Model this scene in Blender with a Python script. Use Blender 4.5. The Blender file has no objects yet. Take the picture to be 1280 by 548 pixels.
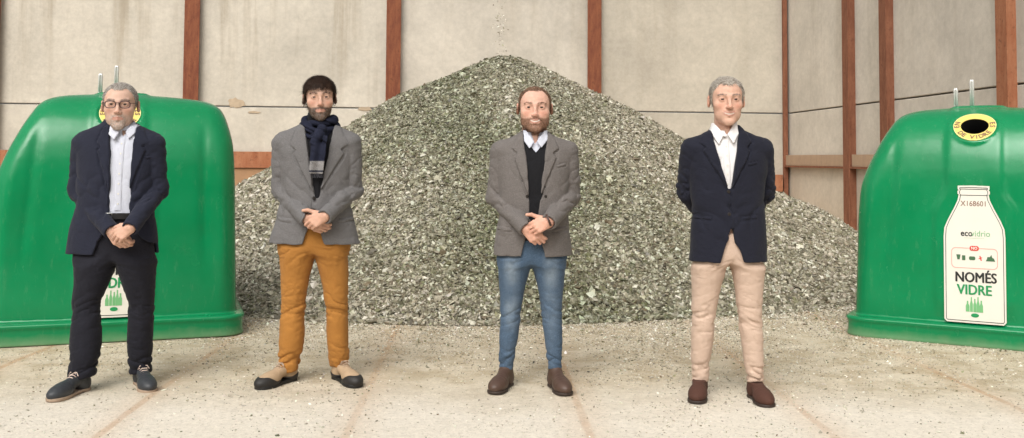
import bpy, math, random
import numpy as np
from mathutils import Matrix, Vector

random.seed(7)
RNG = np.random.default_rng(11)
SC = bpy.context.scene
COL = SC.collection

# ------------------------------------------------------------------ camera
F_PX, CXP, CYP, CAM_H = 1244.0, 640.0, 138.0, 1.32
PITCH, ROLL = math.radians(2.8), math.radians(0.34)
cam_data = bpy.data.cameras.new("camera")
cam = bpy.data.objects.new("camera", cam_data)
COL.objects.link(cam)
cam_data.sensor_width = 36.0
cam_data.lens = 36.0 * F_PX / 1280.0
cam_data.shift_y = -(274.0 - CYP) / 1280.0
cam_data.clip_end = 500
CAM_R = Matrix.Rotation(math.radians(90) + PITCH, 3, 'X') @ Matrix.Rotation(ROLL, 3, 'Z')
cam.matrix_world = Matrix.Translation((0, 0, CAM_H)) @ CAM_R.to_4x4()
SC.camera = cam

# ------------------------------------------------------------------ world and sun (overcast)
SUN_EL, SUN_ROT = math.radians(58), math.radians(200)
world = bpy.data.worlds.new("World")
SC.world = world
world.use_nodes = True
wn = world.node_tree.nodes
wl = world.node_tree.links
bg = wn["Background"]
sky = wn.new("ShaderNodeTexSky")
sky.sky_type = 'NISHITA'
sky.sun_disc = False
sky.sun_elevation = SUN_EL
sky.sun_rotation = SUN_ROT
sky.air_density = 1.0
sky.dust_density = 6.0
sky.ozone_density = 1.0
hsv = wn.new("ShaderNodeHueSaturation")
hsv.inputs["Saturation"].default_value = 0.12      # cloud cover: nearly colourless
wl.new(sky.outputs[0], hsv.inputs["Color"])
wtint = wn.new("ShaderNodeMix"); wtint.data_type = 'RGBA'; wtint.blend_type = 'MULTIPLY'; wtint.inputs[0].default_value = 1.0
wl.new(hsv.outputs[0], wtint.inputs[6]); wtint.inputs[7].default_value = (1.0, 0.985, 0.95, 1)
wl.new(wtint.outputs[2], bg.inputs[0])
bg.inputs[1].default_value = 0.15
sun_d = bpy.data.lights.new("sun", 'SUN')
sun_d.energy = 1.5
sun_d.angle = math.radians(42)
sun_d.color = (1.0, 0.97, 0.92)
sun = bpy.data.objects.new("sun", sun_d)
COL.objects.link(sun)
# light comes from behind the camera, high, a little from the left
_sd = Vector((-0.28, -0.85, 0.90)).normalized()
sun.rotation_euler = _sd.to_track_quat('Z', 'Y').to_euler()
sky.sun_elevation = math.asin(_sd.z)
sky.sun_rotation = math.atan2(_sd.x, _sd.y)
SC.view_settings.view_transform = 'Standard'
SC.view_settings.look = 'None'
SC.view_settings.exposure = 0.10
SC.view_settings.gamma = 1.0
SC.view_settings.use_curve_mapping = False

# ------------------------------------------------------------------ helpers
_Rn = np.array(CAM_R)
def ray(px, py):
    v = _Rn @ np.array([(px - CXP) / F_PX, -(py - CYP) / F_PX, -1.0])
    return v
def on_depth(px, py, D):
    """world point seen at pixel (px,py) of the photograph on the plane Y = D"""
    v = ray(px, py); t = D / v[1]
    return np.array([v[0] * t, D, CAM_H + v[2] * t])
def on_ground(px, py):
    v = ray(px, py); t = -CAM_H / v[2]
    return np.array([v[0] * t, v[1] * t, 0.0])

def tag(o, label=None, cat=None, group=None, kind=None):
    if label: o["label"] = label
    if cat: o["category"] = cat
    if group: o["group"] = group
    if kind: o["kind"] = kind
    return o

def obj(name, me, mat=None, parent=None, loc=None):
    o = bpy.data.objects.new(name, me)
    COL.objects.link(o)
    if mat is not None and me is not None:
        for m in (mat if isinstance(mat, (list, tuple)) else [mat]):
            me.materials.append(m)
    if parent is not None: o.parent = parent
    if loc is not None: o.location = loc
    return o

def empty(name, loc, rz=0.0, parent=None):
    o = bpy.data.objects.new(name, None)
    COL.objects.link(o)
    o.location = loc; o.rotation_euler = (0, 0, rz); o.empty_display_size = 0.2
    if parent: o.parent = parent
    return o

def np_mesh(name, V, Fc, smooth=True, color=None, mats=None):
    """V (n,3), Fc (m,k) with constant k"""
    V = np.ascontiguousarray(V, dtype=np.float32); Fc = np.ascontiguousarray(Fc, dtype=np.int32)
    me = bpy.data.meshes.new(name)
    m, k = Fc.shape
    me.vertices.add(len(V)); me.vertices.foreach_set("co", V.ravel())
    me.loops.add(m * k); me.loops.foreach_set("vertex_index", Fc.ravel())
    me.polygons.add(m)
    me.polygons.foreach_set("loop_start", np.arange(m, dtype=np.int32) * k)
    me.polygons.foreach_set("loop_total", np.full(m, k, dtype=np.int32))
    me.polygons.foreach_set("use_smooth", np.full(m, bool(smooth)))
    if mats is not None: me.polygons.foreach_set("material_index", np.asarray(mats, dtype=np.int32))
    me.update(calc_edges=True)
    if color is not None:
        a = me.attributes.new("tint", 'FLOAT_COLOR', 'POINT')
        c = np.ones((len(V), 4), dtype=np.float32); c[:, :3] = color
        a.data.foreach_set("color", c.ravel())
    me.validate()
    return me

class MB:
    """collects boxes, tubes, loops of points into one mesh"""
    def __init__(s): s.v = []; s.f = []
    def add(s, V, Fs):
        b = len(s.v); s.v += [tuple(p) for p in V]; s.f += [tuple(i + b for i in f) for f in Fs]
    def box(s, c, h, R=None):
        V = []
        for sx in (-1, 1):
            for sy in (-1, 1):
                for sz in (-1, 1):
                    p = np.array([sx * h[0], sy * h[1], sz * h[2]])
                    if R is not None: p = np.array(R) @ p
                    V.append(np.array(c) + p)
        s.add(V, [(0, 1, 3, 2), (4, 6, 7, 5), (0, 4, 5, 1), (2, 3, 7, 6), (0, 2, 6, 4), (1, 5, 7, 3)])
    def tube(s, pts, r, n=10, closed=False, caps=True):
        pts = [np.array(p, float) for p in pts]; N = len(pts)
        rr = r if isinstance(r, (list, tuple)) else [r] * N
        V = []; Fs = []
        up = np.array([0.13, 0.21, 0.97])
        for i, p in enumerate(pts):
            a = pts[(i - 1) % N] if (closed or i > 0) else p
            b = pts[(i + 1) % N] if (closed or i < N - 1) else p
            t = b - a; t /= np.linalg.norm(t) + 1e-9
            if abs(t @ up) > 0.95: up = np.array([0.9, 0.3, 0.1])
            u = np.cross(t, up); u /= np.linalg.norm(u); w = np.cross(t, u)
            for k in range(n):
                an = 2 * math.pi * k / n
                V.append(p + rr[i] * (math.cos(an) * u + math.sin(an) * w))
        for i in range(N if closed else N - 1):
            j = (i + 1) % N
            for k in range(n):
                k2 = (k + 1) % n
                Fs.append((i * n + k, i * n + k2, j * n + k2, j * n + k))
        if caps and not closed:
            Fs.append(tuple(range(n))[::-1]); Fs.append(tuple((N - 1) * n + k for k in range(n)))
        s.add(V, Fs)
    def prism(s, poly, thick, M):
        """poly in local xy, extruded 0..thick along local z, M maps local->target"""
        n = len(poly); V = []
        for z in (0, thick):
            for p in poly: V.append(np.array((M @ Vector((p[0], p[1], z)))[:3]))
        Fs = [tuple(range(n))[::-1], tuple(range(n, 2 * n))]
        for i in range(n): Fs.append((i, (i + 1) % n, n + (i + 1) % n, n + i))
        s.add(V, Fs)
    def build(s, name, mat, parent=None, smooth=False, bevel=0.0, loc=None):
        me = bpy.data.meshes.new(name)
        me.from_pydata([tuple(map(float, p)) for p in s.v], [], s.f); me.update()
        if smooth:
            for p in me.polygons: p.use_smooth = True
        o = obj(name, me, mat, parent, loc)
        if bevel:
            b = o.modifiers.new("bevel", 'BEVEL'); b.width = bevel; b.segments = 2; b.limit_method = 'ANGLE'
        return o

# ------------------------------------------------------------------ noise
_H = np.random.default_rng(5).random((64, 64, 64)).astype(np.float32)
def vnoise(x, y, z):
    x, y, z = np.broadcast_arrays(x, y, z)
    xi = np.floor(x).astype(np.int32); yi = np.floor(y).astype(np.int32); zi = np.floor(z).astype(np.int32)
    fx = x - xi; fy = y - yi; fz = z - zi
    fx = fx * fx * (3 - 2 * fx); fy = fy * fy * (3 - 2 * fy); fz = fz * fz * (3 - 2 * fz)
    x0 = xi & 63; x1 = (xi + 1) & 63; y0 = yi & 63; y1 = (yi + 1) & 63; z0 = zi & 63; z1 = (zi + 1) & 63
    def L(a, b, t): return a + (b - a) * t
    c0 = L(L(_H[x0, y0, z0], _H[x1, y0, z0], fx), L(_H[x0, y1, z0], _H[x1, y1, z0], fx), fy)
    c1 = L(L(_H[x0, y0, z1], _H[x1, y0, z1], fx), L(_H[x0, y1, z1], _H[x1, y1, z1], fx), fy)
    return L(c0, c1, fz) * 2 - 1

# ------------------------------------------------------------------ materials
def new_mat(name):
    m = bpy.data.materials.new(name); m.use_nodes = True
    nt = m.node_tree; b = nt.nodes["Principled BSDF"]
    return m, nt, b
def N(nt, t, **kw):
    n = nt.nodes.new(t)
    for k, v in kw.items():
        if k.startswith("i_"): n.inputs[k[2:].replace("_", " ")].default_value = v
        else: setattr(n, k, v)
    return n
def coords(nt, scale=(1, 1, 1), kind="Object", rot=(0, 0, 0)):
    tc = N(nt, "ShaderNodeTexCoord"); mp = N(nt, "ShaderNodeMapping")
    mp.inputs["Scale"].default_value = scale; mp.inputs["Rotation"].default_value = rot
    nt.links.new(tc.outputs[kind], mp.inputs[0]); return mp.outputs[0]
def noise(nt, vec, scale, detail=4, rough=0.55, dist=0.0):
    n = N(nt, "ShaderNodeTexNoise"); n.inputs["Scale"].default_value = scale
    n.inputs["Detail"].default_value = detail; n.inputs["Roughness"].default_value = rough
    n.inputs["Distortion"].default_value = dist
    nt.links.new(vec, n.inputs["Vector"]); return n.outputs["Fac"]
def ramp(nt, fac, stops):
    r = N(nt, "ShaderNodeValToRGB"); e = r.color_ramp.elements
    while len(e) < len(stops): e.new(0.5)
    for i, (p, c) in enumerate(stops):
        e[i].position = p; e[i].color = (c, c, c, 1) if not isinstance(c, (tuple, list)) else (*c, 1)
    nt.links.new(fac, r.inputs[0]); return r.outputs[0]
def mix(nt, fac, a, b, mode='MIX'):
    m = N(nt, "ShaderNodeMix", data_type='RGBA', blend_type=mode)
    for s, v in ((m.inputs[0], fac), (m.inputs[6], a), (m.inputs[7], b)):
        if isinstance(v, (int, float)): s.default_value = v
        elif isinstance(v, tuple): s.default_value = (*v, 1)
        else: nt.links.new(v, s)
    return m.outputs[2]
def math_n(nt, op, a, b=0.0, c=None):
    m = N(nt, "ShaderNodeMath", operation=op)
    for s, v in zip(m.inputs, (a, b) if c is None else (a, b, c)):
        if isinstance(v, (int, float)): s.default_value = v
        else: nt.links.new(v, s)
    return m.outputs[0]
def bump(nt, b, h, strength=0.3, dist=0.01, prev=None):
    n = N(nt, "ShaderNodeBump"); n.inputs["Strength"].default_value = strength; n.inputs["Distance"].default_value = dist
    nt.links.new(h, n.inputs["Height"])
    if prev is not None: nt.links.new(prev, n.inputs["Normal"])
    nt.links.new(n.outputs[0], b.inputs["Normal"]); return n.outputs[0]
def simple(name, col, rough=0.5, metal=0.0, var=0.0, vscale=8.0, bstr=0.0, bscale=60, spec=0.5, coat=0.0):
    m, nt, b = new_mat(name)
    b.inputs["Base Color"].default_value = (*col, 1)
    b.inputs["Roughness"].default_value = rough; b.inputs["Metallic"].default_value = metal
    b.inputs["Specular IOR Level"].default_value = spec
    b.inputs["Coat Weight"].default_value = coat
    v = coords(nt)
    if var:
        f = noise(nt, v, vscale)
        c = mix(nt, f, tuple(x * (1 - var) for x in col), tuple(min(1, x * (1 + var)) for x in col))
        nt.links.new(c, b.inputs["Base Color"])
    if bstr: bump(nt, b, noise(nt, v, bscale, 5), bstr, 0.005)
    return m
def attr_mat(name, rough=0.5, bstr=0.0, bscale=100, sss=0.0, spec=0.5, var=0.0):
    m, nt, b = new_mat(name)
    a = N(nt, "ShaderNodeAttribute", attribute_name="tint")
    c = a.outputs["Color"]; v = coords(nt)
    if var: c = mix(nt, 1.0, c, ramp(nt, noise(nt, v, 45, 4), [(0.3, 1 - var), (0.7, 1.0)]), 'MULTIPLY')
    nt.links.new(c, b.inputs["Base Color"])
    b.inputs["Roughness"].default_value = rough; b.inputs["Specular IOR Level"].default_value = spec
    if sss:
        b.inputs["Subsurface Weight"].default_value = sss
        b.inputs["Subsurface Radius"].default_value = (1.0, 0.35, 0.2); b.inputs["Subsurface Scale"].default_value = 0.006
    if bstr: bump(nt, b, noise(nt, v, bscale, 5), bstr, 0.003)
    return m

# ------------------------------------------------------------------ signed distance fields on a rectilinear grid
def axis(*segs):
    """segs = (start, end, step) joined together"""
    out = []
    for a, b, h in segs:
        n = max(1, int(round((b - a) / h))); out.append(np.linspace(a, b, n + 1)[:-1])
    out.append(np.array([segs[-1][1]])); return np.concatenate(out).astype(np.float32)
def smin(a, b, k):
    if k <= 0: return np.minimum(a, b)
    h = np.maximum(k - np.abs(a - b), 0) / k
    return np.minimum(a, b) - h * h * k * 0.25
def smax(a, b, k): return -smin(-a, -b, k)
class Field:
    def __init__(s, xs, ys, zs, base=None, far=0.08):
        s.xs, s.ys, s.zs = xs, ys, zs
        s.D = np.full((len(xs), len(ys), len(zs)), far, np.float32) if base is None else base
    def XYZ(s, sl=(slice(None),) * 3):
        return s.xs[sl[0]][:, None, None], s.ys[sl[1]][None, :, None], s.zs[sl[2]][None, None, :]
    def sl(s, lo, hi):
        r = []
        for a, l, h in zip((s.xs, s.ys, s.zs), lo, hi):
            i = int(np.searchsorted(a, l)); j = int(np.searchsorted(a, h)); r.append(slice(max(0, i - 1), min(len(a), j + 1)))
        return tuple(r)
    def add(s, fn, lo, hi, k=0.0, m=0.05, op='u'):
        q = s.sl(np.array(lo) - m, np.array(hi) + m)
        if any(z.stop <= z.start for z in q): return
        d = fn(*s.XYZ(q)).astype(np.float32)
        if op == 'u': s.D[q] = smin(s.D[q], d, k)
        elif op == 's': s.D[q] = smax(s.D[q], -d, k)
    def ell(s, c, r, k=0.0, op='u', R=None, m=0.04):
        c = np.array(c, float); r = np.array(r, float)
        def fn(x, y, z):
            x = x - c[0]; y = y - c[1]; z = z - c[2]
            if R is not None: x, y, z = (R[0][0] * x + R[1][0] * y + R[2][0] * z, R[0][1] * x + R[1][1] * y + R[2][1] * z, R[0][2] * x + R[1][2] * y + R[2][2] * z)
            k0 = np.sqrt((x / r[0]) ** 2 + (y / r[1]) ** 2 + (z / r[2]) ** 2)
            k1 = np.sqrt((x / r[0] ** 2) ** 2 + (y / r[1] ** 2) ** 2 + (z / r[2] ** 2) ** 2) + 1e-6
            return k0 * (k0 - 1) / k1
        e = max(r) if R is not None else r
        s.add(fn, c - e, c + e, k, m, op)
    def cap(s, a, b, ra, rb, k=0.0, op='u', sy=1.0, disp=None, m=0.04):
        a = np.array(a, float); b = np.array(b, float); ab = b - a; L2 = float(ab @ ab) + 1e-12
        def fn(x, y, z):
            px, py, pz = x - a[0], y - a[1], z - a[2]
            t = np.clip((px * ab[0] + py * ab[1] + pz * ab[2]) / L2, 0, 1)
            qx = px - t * ab[0]; qy = (py - t * ab[1]) / sy; qz = pz - t * ab[2]
            r = ra + (rb - ra) * t
            if disp is not None: r = r + disp(x, y, z, t)
            return np.sqrt(qx * qx + qy * qy + qz * qz) - r
        e = max(ra, rb) * max(1, sy)
        s.add(fn, np.minimum(a, b) - e, np.maximum(a, b) + e, k, m, op)
    def poly(s, pts, rad, k=0.0, kj=None, sy=1.0, disp=None):
        for i in range(len(pts) - 1):
            s.cap(pts[i], pts[i + 1], rad[i], rad[i + 1], k, sy=sy, disp=disp)
    def mesh(s, fix=False):
        return nets(s.D, s.xs, s.ys, s.zs)

def nets(D, xs, ys, zs):
    nx, ny, nz = D.shape
    S = D < 0
    mix_cells = None
    cell_n = (nx - 1, ny - 1, nz - 1)
    def cid(i, j, k): return (i * cell_n[1] + j) * cell_n[2] + k
    acc_ids = []; acc_pos = []
    quads = []
    ax = (xs, ys, zs)
    for d in range(3):
        s0 = [slice(None)] * 3; s1 = [slice(None)] * 3
        s0[d] = slice(0, -1); s1[d] = slice(1, None)
        A = S[tuple(s0)]; B = S[tuple(s1)]
        I = np.argwhere(A != B)
        # drop border edges
        e1, e2 = [(1, 2), (2, 0), (0, 1)][d]
        ok = (I[:, e1] > 0) & (I[:, e1] < D.shape[e1] - 1) & (I[:, e2] > 0) & (I[:, e2] < D.shape[e2] - 1)
        I = I[ok]
        if len(I) == 0: continue
        J = I.copy(); J[:, d] += 1
        da = D[I[:, 0], I[:, 1], I[:, 2]]; db = D[J[:, 0], J[:, 1], J[:, 2]]
        t = np.clip(da / (da - db + 1e-12), 0.02, 0.98)
        P = np.stack([ax[q][I[:, q]] for q in range(3)], 1).astype(np.float64)
        P[:, d] += t * (ax[d][J[:, d]] - ax[d][I[:, d]])
        c = []
        for o1, o2 in ((-1, -1), (0, -1), (0, 0), (-1, 0)):
            K = I.copy(); K[:, e1] += o1; K[:, e2] += o2
            idd = cid(K[:, 0], K[:, 1], K[:, 2]); c.append(idd)
            acc_ids.append(idd); acc_pos.append(P)
        Q = np.stack(c, 1)
        flip = ~(S[I[:, 0], I[:, 1], I[:, 2]])
        Q[flip] = Q[flip][:, ::-1]
        quads.append(Q)
    ids = np.concatenate(acc_ids); pos = np.concatenate(acc_pos)
    u, inv = np.unique(ids, return_inverse=True)
    cnt = np.bincount(inv)
    V = np.stack([np.bincount(inv, pos[:, q]) / cnt for q in range(3)], 1)
    Q = np.searchsorted(u, np.concatenate(quads))
    return V, Q

def poly2d(pts, x, z):
    """signed distance to polygon, x (n,1,1) z (1,1,m)"""
    X, Z = np.broadcast_arrays(x[:, :1, :], z[:, :1, :]) if False else np.broadcast_arrays(x, z)
    d = np.full(X.shape, 1e9, np.float32); s = np.ones(X.shape, np.float32); n = len(pts)
    j = n - 1
    for i in range(n):
        ex, ez = pts[j][0] - pts[i][0], pts[j][1] - pts[i][1]
        wx, wz = X - pts[i][0], Z - pts[i][1]
        t = np.clip((wx * ex + wz * ez) / (ex * ex + ez * ez + 1e-12), 0, 1)
        bx, bz = wx - ex * t, wz - ez * t
        d = np.minimum(d, bx * bx + bz * bz)
        c1 = Z >= pts[i][1]; c2 = Z < pts[j][1]; c3 = ex * wz > ez * wx
        fl = (c1 & c2 & c3) | (~c1 & ~c2 & ~c3)
        s = np.where(fl, -s, s); j = i
    return s * np.sqrt(d)
def interp_s(x, xp, fp):
    """smooth (monotone-ish) interpolation: dense Catmull-Rom then linear"""
    o = np.argsort(xp); xp = np.array(xp, float)[o]; fp = np.array(fp, float)[o]
    m = np.gradient(fp, xp)
    i = np.clip(np.searchsorted(xp, x) - 1, 0, len(xp) - 2)
    h = xp[i + 1] - xp[i]; t = np.clip((x - xp[i]) / h, 0, 1)
    return ((2 * t ** 3 - 3 * t ** 2 + 1) * fp[i] + (t ** 3 - 2 * t ** 2 + t) * h * m[i] + (-2 * t ** 3 + 3 * t ** 2) * fp[i + 1] + (t ** 3 - t ** 2) * h * m[i + 1])
# ================================================================== SETTING
def mat_ground():
    m, nt, b = new_mat("dusty_concrete_ground")
    v = coords(nt)
    big = noise(nt, v, 0.55, 5, 0.6, 0.3)
    med = noise(nt, v, 4.0, 6, 0.65)
    fine = noise(nt, v, 55, 4, 0.7)
    grit = noise(nt, v, 130, 3, 0.6)
    c = mix(nt, ramp(nt, big, [(0.35, 0.0), (0.65, 1.0)]), (0.54, 0.465, 0.345), (0.64, 0.565, 0.445))
    c = mix(nt, ramp(nt, med, [(0.42, 0.0), (0.62, 1.0)]), c, (0.45, 0.37, 0.255))
    # paler swept strip close to the camera
    sep = N(nt, "ShaderNodeSeparateXYZ"); nt.links.new(v, sep.inputs[0])
    yb = math_n(nt, 'ADD', sep.outputs[1], math_n(nt, 'MULTIPLY', math_n(nt, 'SUBTRACT', big, 0.5), 1.6))
    pale = ramp(nt, math_n(nt, 'MULTIPLY', math_n(nt, 'SUBTRACT', yb, 4.8), 0.6), [(0.25, 1.0), (0.75, 0.0)])
    c = mix(nt, math_n(nt, 'MULTIPLY', pale, 0.85), c, (0.74, 0.685, 0.60))
    # rusty joints let into the concrete, every 1.15 m, worn away in places
    uv = N(nt, "ShaderNodeMapping"); uv.inputs["Rotation"].default_value = (0, 0, JOINT_ROT)
    nt.links.new(v, uv.inputs[0])
    s2 = N(nt, "ShaderNodeSeparateXYZ"); nt.links.new(uv.outputs[0], s2.inputs[0])
    u = math_n(nt, 'ADD', math_n(nt, 'DIVIDE', math_n(nt, 'SUBTRACT', s2.outputs[0], JOINT_OFF), JOINT_SP), 50.5)
    fr = math_n(nt, 'ABSOLUTE', math_n(nt, 'SUBTRACT', math_n(nt, 'FRACT', u), 0.5))
    wob = math_n(nt, 'MULTIPLY', math_n(nt, 'SUBTRACT', med, 0.5), 0.02)
    core = ramp(nt, math_n(nt, 'ADD', fr, wob), [(0.012, 1.0), (0.024, 0.0)])
    halo = ramp(nt, math_n(nt, 'ADD', fr, math_n(nt, 'MULTIPLY', wob, 5)), [(0.0, 1.0), (0.15, 0.0)])
    keep = ramp(nt, noise(nt, v, 1.3, 3), [(0.42, 0.15), (0.6, 0.9)])
    c = mix(nt, math_n(nt, 'MULTIPLY', halo, 0.22), c, (0.50, 0.30, 0.16))
    c = mix(nt, math_n(nt, 'MULTIPLY', math_n(nt, 'MULTIPLY', core, keep), 0.42), c, (0.42, 0.21, 0.085))
    gr = noise(nt, v, 24, 8, 0.8)
    c = mix(nt, 1.0, c, ramp(nt, gr, [(0.36, 0.86), (0.62, 1.06)]), 'MULTIPLY')
    # dark specks and pale crumbs
    sp = ramp(nt, fine, [(0.57, 0.0), (0.64, 1.0)])
    c = mix(nt, math_n(nt, 'MULTIPLY', sp, 0.38), c, (0.24, 0.20, 0.13))
    c = mix(nt, math_n(nt, 'MULTIPLY', ramp(nt, grit, [(0.60, 0.0), (0.68, 1.0)]), 0.5), c, (0.74, 0.70, 0.60))
    nt.links.new(c, b.inputs["Base Color"]); b.inputs["Roughness"].default_value = 0.93
    b.inputs["Specular IOR Level"].default_value = 0.2
    p = bump(nt, b, fine, 0.6, 0.012); bump(nt, b, med, 0.35, 0.02, p)
    return m
# joints run parallel to the right-hand wall (vanishing point about x=598)
JOINT_DIR = math.atan2(598 - 640, F_PX)          # angle from +Y towards -X is negative x
JOINT_ROT = JOINT_DIR
def _joint_u(px, py):
    g = on_ground(px, py); c, s = math.cos(JOINT_ROT), math.sin(JOINT_ROT)
    return g[0] * c - g[1] * s
_us = [_joint_u(*q) for q in ((487, 430), (709, 430), (897, 430), (1095, 430), (262, 430))]
JOINT_SP = (_us[3] - _us[0]) / 3.0; JOINT_OFF = _us[0]

M_GROUND = mat_ground()
gn = 140
gx = np.concatenate([np.linspace(-90, -9, 10), np.linspace(-8, 8.5, gn), np.linspace(9.5, 90, 10)])
gy = np.concatenate([np.linspace(-60, 1, 10), np.linspace(2, 24, gn), np.linspace(26, 120, 10)])
GX, GY = np.meshgrid(gx, gy, indexing='ij')
GZ = 0.008 * vnoise(GX * 1.1, GY * 1.1, 0 * GX) + 0.003 * vnoise(GX * 5, GY * 5, 3 + 0 * GX)
GZ = np.where((np.abs(GX) < 8.6) & (GY > 2) & (GY < 24), GZ, 0.0)
idx = np.arange(GX.size).reshape(GX.shape)
GF = np.stack([idx[:-1, :-1], idx[1:, :-1], idx[1:, 1:], idx[:-1, 1:]], -1).reshape(-1, 4)
ground = obj("ground", np_mesh("ground", np.stack([GX, GY, GZ], -1).reshape(-1, 3), GF), M_GROUND)
tag(ground, kind="structure")
def gz(x, y): return 0.008 * vnoise(x * 1.1, y * 1.1, 0 * x) + 0.003 * vnoise(x * 5, y * 5, 3 + 0 * x)

# ---------------- walls
def mat_concrete(name, tone, warm=0.0, seed=0.0, streak=1.0):
    m, nt, b = new_mat(name)
    v0 = coords(nt)
    mp = N(nt, "ShaderNodeMapping"); mp.inputs["Location"].default_value = (seed, seed * .7, seed * .3); nt.links.new(v0, mp.inputs[0]); v = mp.outputs[0]
    ms = N(nt, "ShaderNodeMapping"); ms.inputs["Scale"].default_value = (1.6, 1.6, 0.10); nt.links.new(v, ms.inputs[0])
    c0 = tuple(t * 1.04 for t in tone); c1 = tuple(t * 0.80 for t in tone)
    c = mix(nt, ramp(nt, noise(nt, v, 0.7, 6, 0.62, 0.4), [(0.35, 0.0), (0.7, 1.0)]), c0, c1)
    st = ramp(nt, noise(nt, ms.outputs[0], 1.4, 6, 0.62), [(0.50, 0.0), (0.66, 1.0)])
    sep = N(nt, "ShaderNodeSeparateXYZ"); nt.links.new(v0, sep.inputs[0])
    hi = ramp(nt, math_n(nt, 'MULTIPLY', sep.outputs[2], 0.2), [(0.42, 0.25), (1.0, 1.0)])
    st = math_n(nt, 'MULTIPLY', math_n(nt, 'MULTIPLY', st, hi), 0.50 * streak)
    c = mix(nt, st, c, (0.27, 0.215, 0.145))
    # brown grime low down
    low = ramp(nt, math_n(nt, 'ADD', math_n(nt, 'MULTIPLY', sep.outputs[2], 0.5), math_n(nt, 'MULTIPLY', math_n(nt, 'SUBTRACT', noise(nt, v, 1.5, 5), 0.5), 0.3)), [(0.05, 1.0), (0.75, 0.0)])
    c = mix(nt, math_n(nt, 'MULTIPLY', low, 0.45), c, (0.40, 0.29, 0.18))
    c = mix(nt, 1.0, c, ramp(nt, noise(nt, v, 9, 8, 0.78), [(0.3, 0.84), (0.7, 1.06)]), 'MULTIPLY')
    pit = noise(nt, v, 22, 5, 0.7)
    c = mix(nt, math_n(nt, 'MULTIPLY', ramp(nt, pit, [(0.63, 0.0), (0.72, 1.0)]), 0.35), c, (0.34, 0.27, 0.19))
    nt.links.new(c, b.inputs["Base Color"]); b.inputs["Roughness"].default_value = 0.9; b.inputs["Specular IOR Level"].default_value = 0.25
    p = bump(nt, b, noise(nt, v, 3, 7, 0.6), 0.35, 0.03); bump(nt, b, pit, 0.25, 0.01, p)
    return m
def mat_rust(name, a=(0.20, 0.055, 0.026), c2=(0.36, 0.13, 0.05), dust=0.0):
    m, nt, b = new_mat(name); v = coords(nt)
    ms = N(nt, "ShaderNodeMapping"); ms.inputs["Scale"].default_value = (3, 3, 0.7); nt.links.new(v, ms.inputs[0])
    c = mix(nt, ramp(nt, noise(nt, ms.outputs[0], 3.5, 7, 0.7), [(0.35, 0.0), (0.65, 1.0)]), a, c2)
    c = mix(nt, math_n(nt, 'MULTIPLY', ramp(nt, noise(nt, v, 14, 5, 0.7), [(0.55, 0.0), (0.7, 1.0)]), 0.6), c, (0.10, 0.035, 0.02))
    if dust: c = mix(nt, dust, c, (0.50, 0.40, 0.28))
    nt.links.new(c, b.inputs["Base Color"]); b.inputs["Roughness"].default_value = 0.85; b.inputs["Specular IOR Level"].default_value = 0.3
    bump(nt, b, noise(nt, v, 30, 6), 0.5, 0.01); return m

M_RUST = mat_rust("rusted_steel", (0.14, 0.042, 0.024), (0.245, 0.088, 0.042)); M_RUST2 = mat_rust("rusted_steel_dark", (0.15, 0.055, 0.03), (0.24, 0.10, 0.055))
M_RUSTD = mat_rust("dusty_rusted_steel", (0.22, 0.12, 0.08), (0.32, 0.19, 0.12), 0.42)
M_RUSTO = mat_rust("orange_rusted_steel", (0.27, 0.095, 0.045), (0.36, 0.16, 0.085))

BW0 = np.array([-6.66 - 0.02, 20.75]); BW1 = np.array([6.26, 22.6])        # back wall line
bdir = (BW1 - BW0) / np.linalg.norm(BW1 - BW0)
RW1 = np.array([7.10, 11.5]); rdir = (RW1 - BW1) / np.linalg.norm(RW1 - BW1)   # right wall runs towards the camera

def hit(px, P0, d):
    """distance along the wall line where pixel column px (at horizon) meets it"""
    v = ray(px, 199.0); k = v[0] / v[1]
    # P0 + s d : x = k y
    return (k * P0[1] - P0[0]) / (d[0] - k * d[1])
def wall_piece(name, P0, d, s0, s1, z0, z1, off, th, mat, parent, bev=0.006, n_out=None):
    """box along the wall line, its face 'off' in front of the line (towards the yard)"""
    nrm = np.array([d[1], -d[0]])
    if nrm @ (np.array([0, 5.0]) - P0) < 0: nrm = -nrm
    c = P0 + d * (s0 + s1) / 2 + nrm * (off - th / 2)
    a = math.atan2(d[1], d[0]); R = Matrix.Rotation(a, 3, 'Z')
    mb = MB(); mb.box((0, 0, 0), ((s1 - s0) / 2, th / 2, (z1 - z0) / 2))
    o = mb.build(name, mat, parent, bevel=bev)
    o.location = (c[0], c[1], (z0 + z1) / 2); o.rotation_euler = (0, 0, a)
    return o
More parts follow.
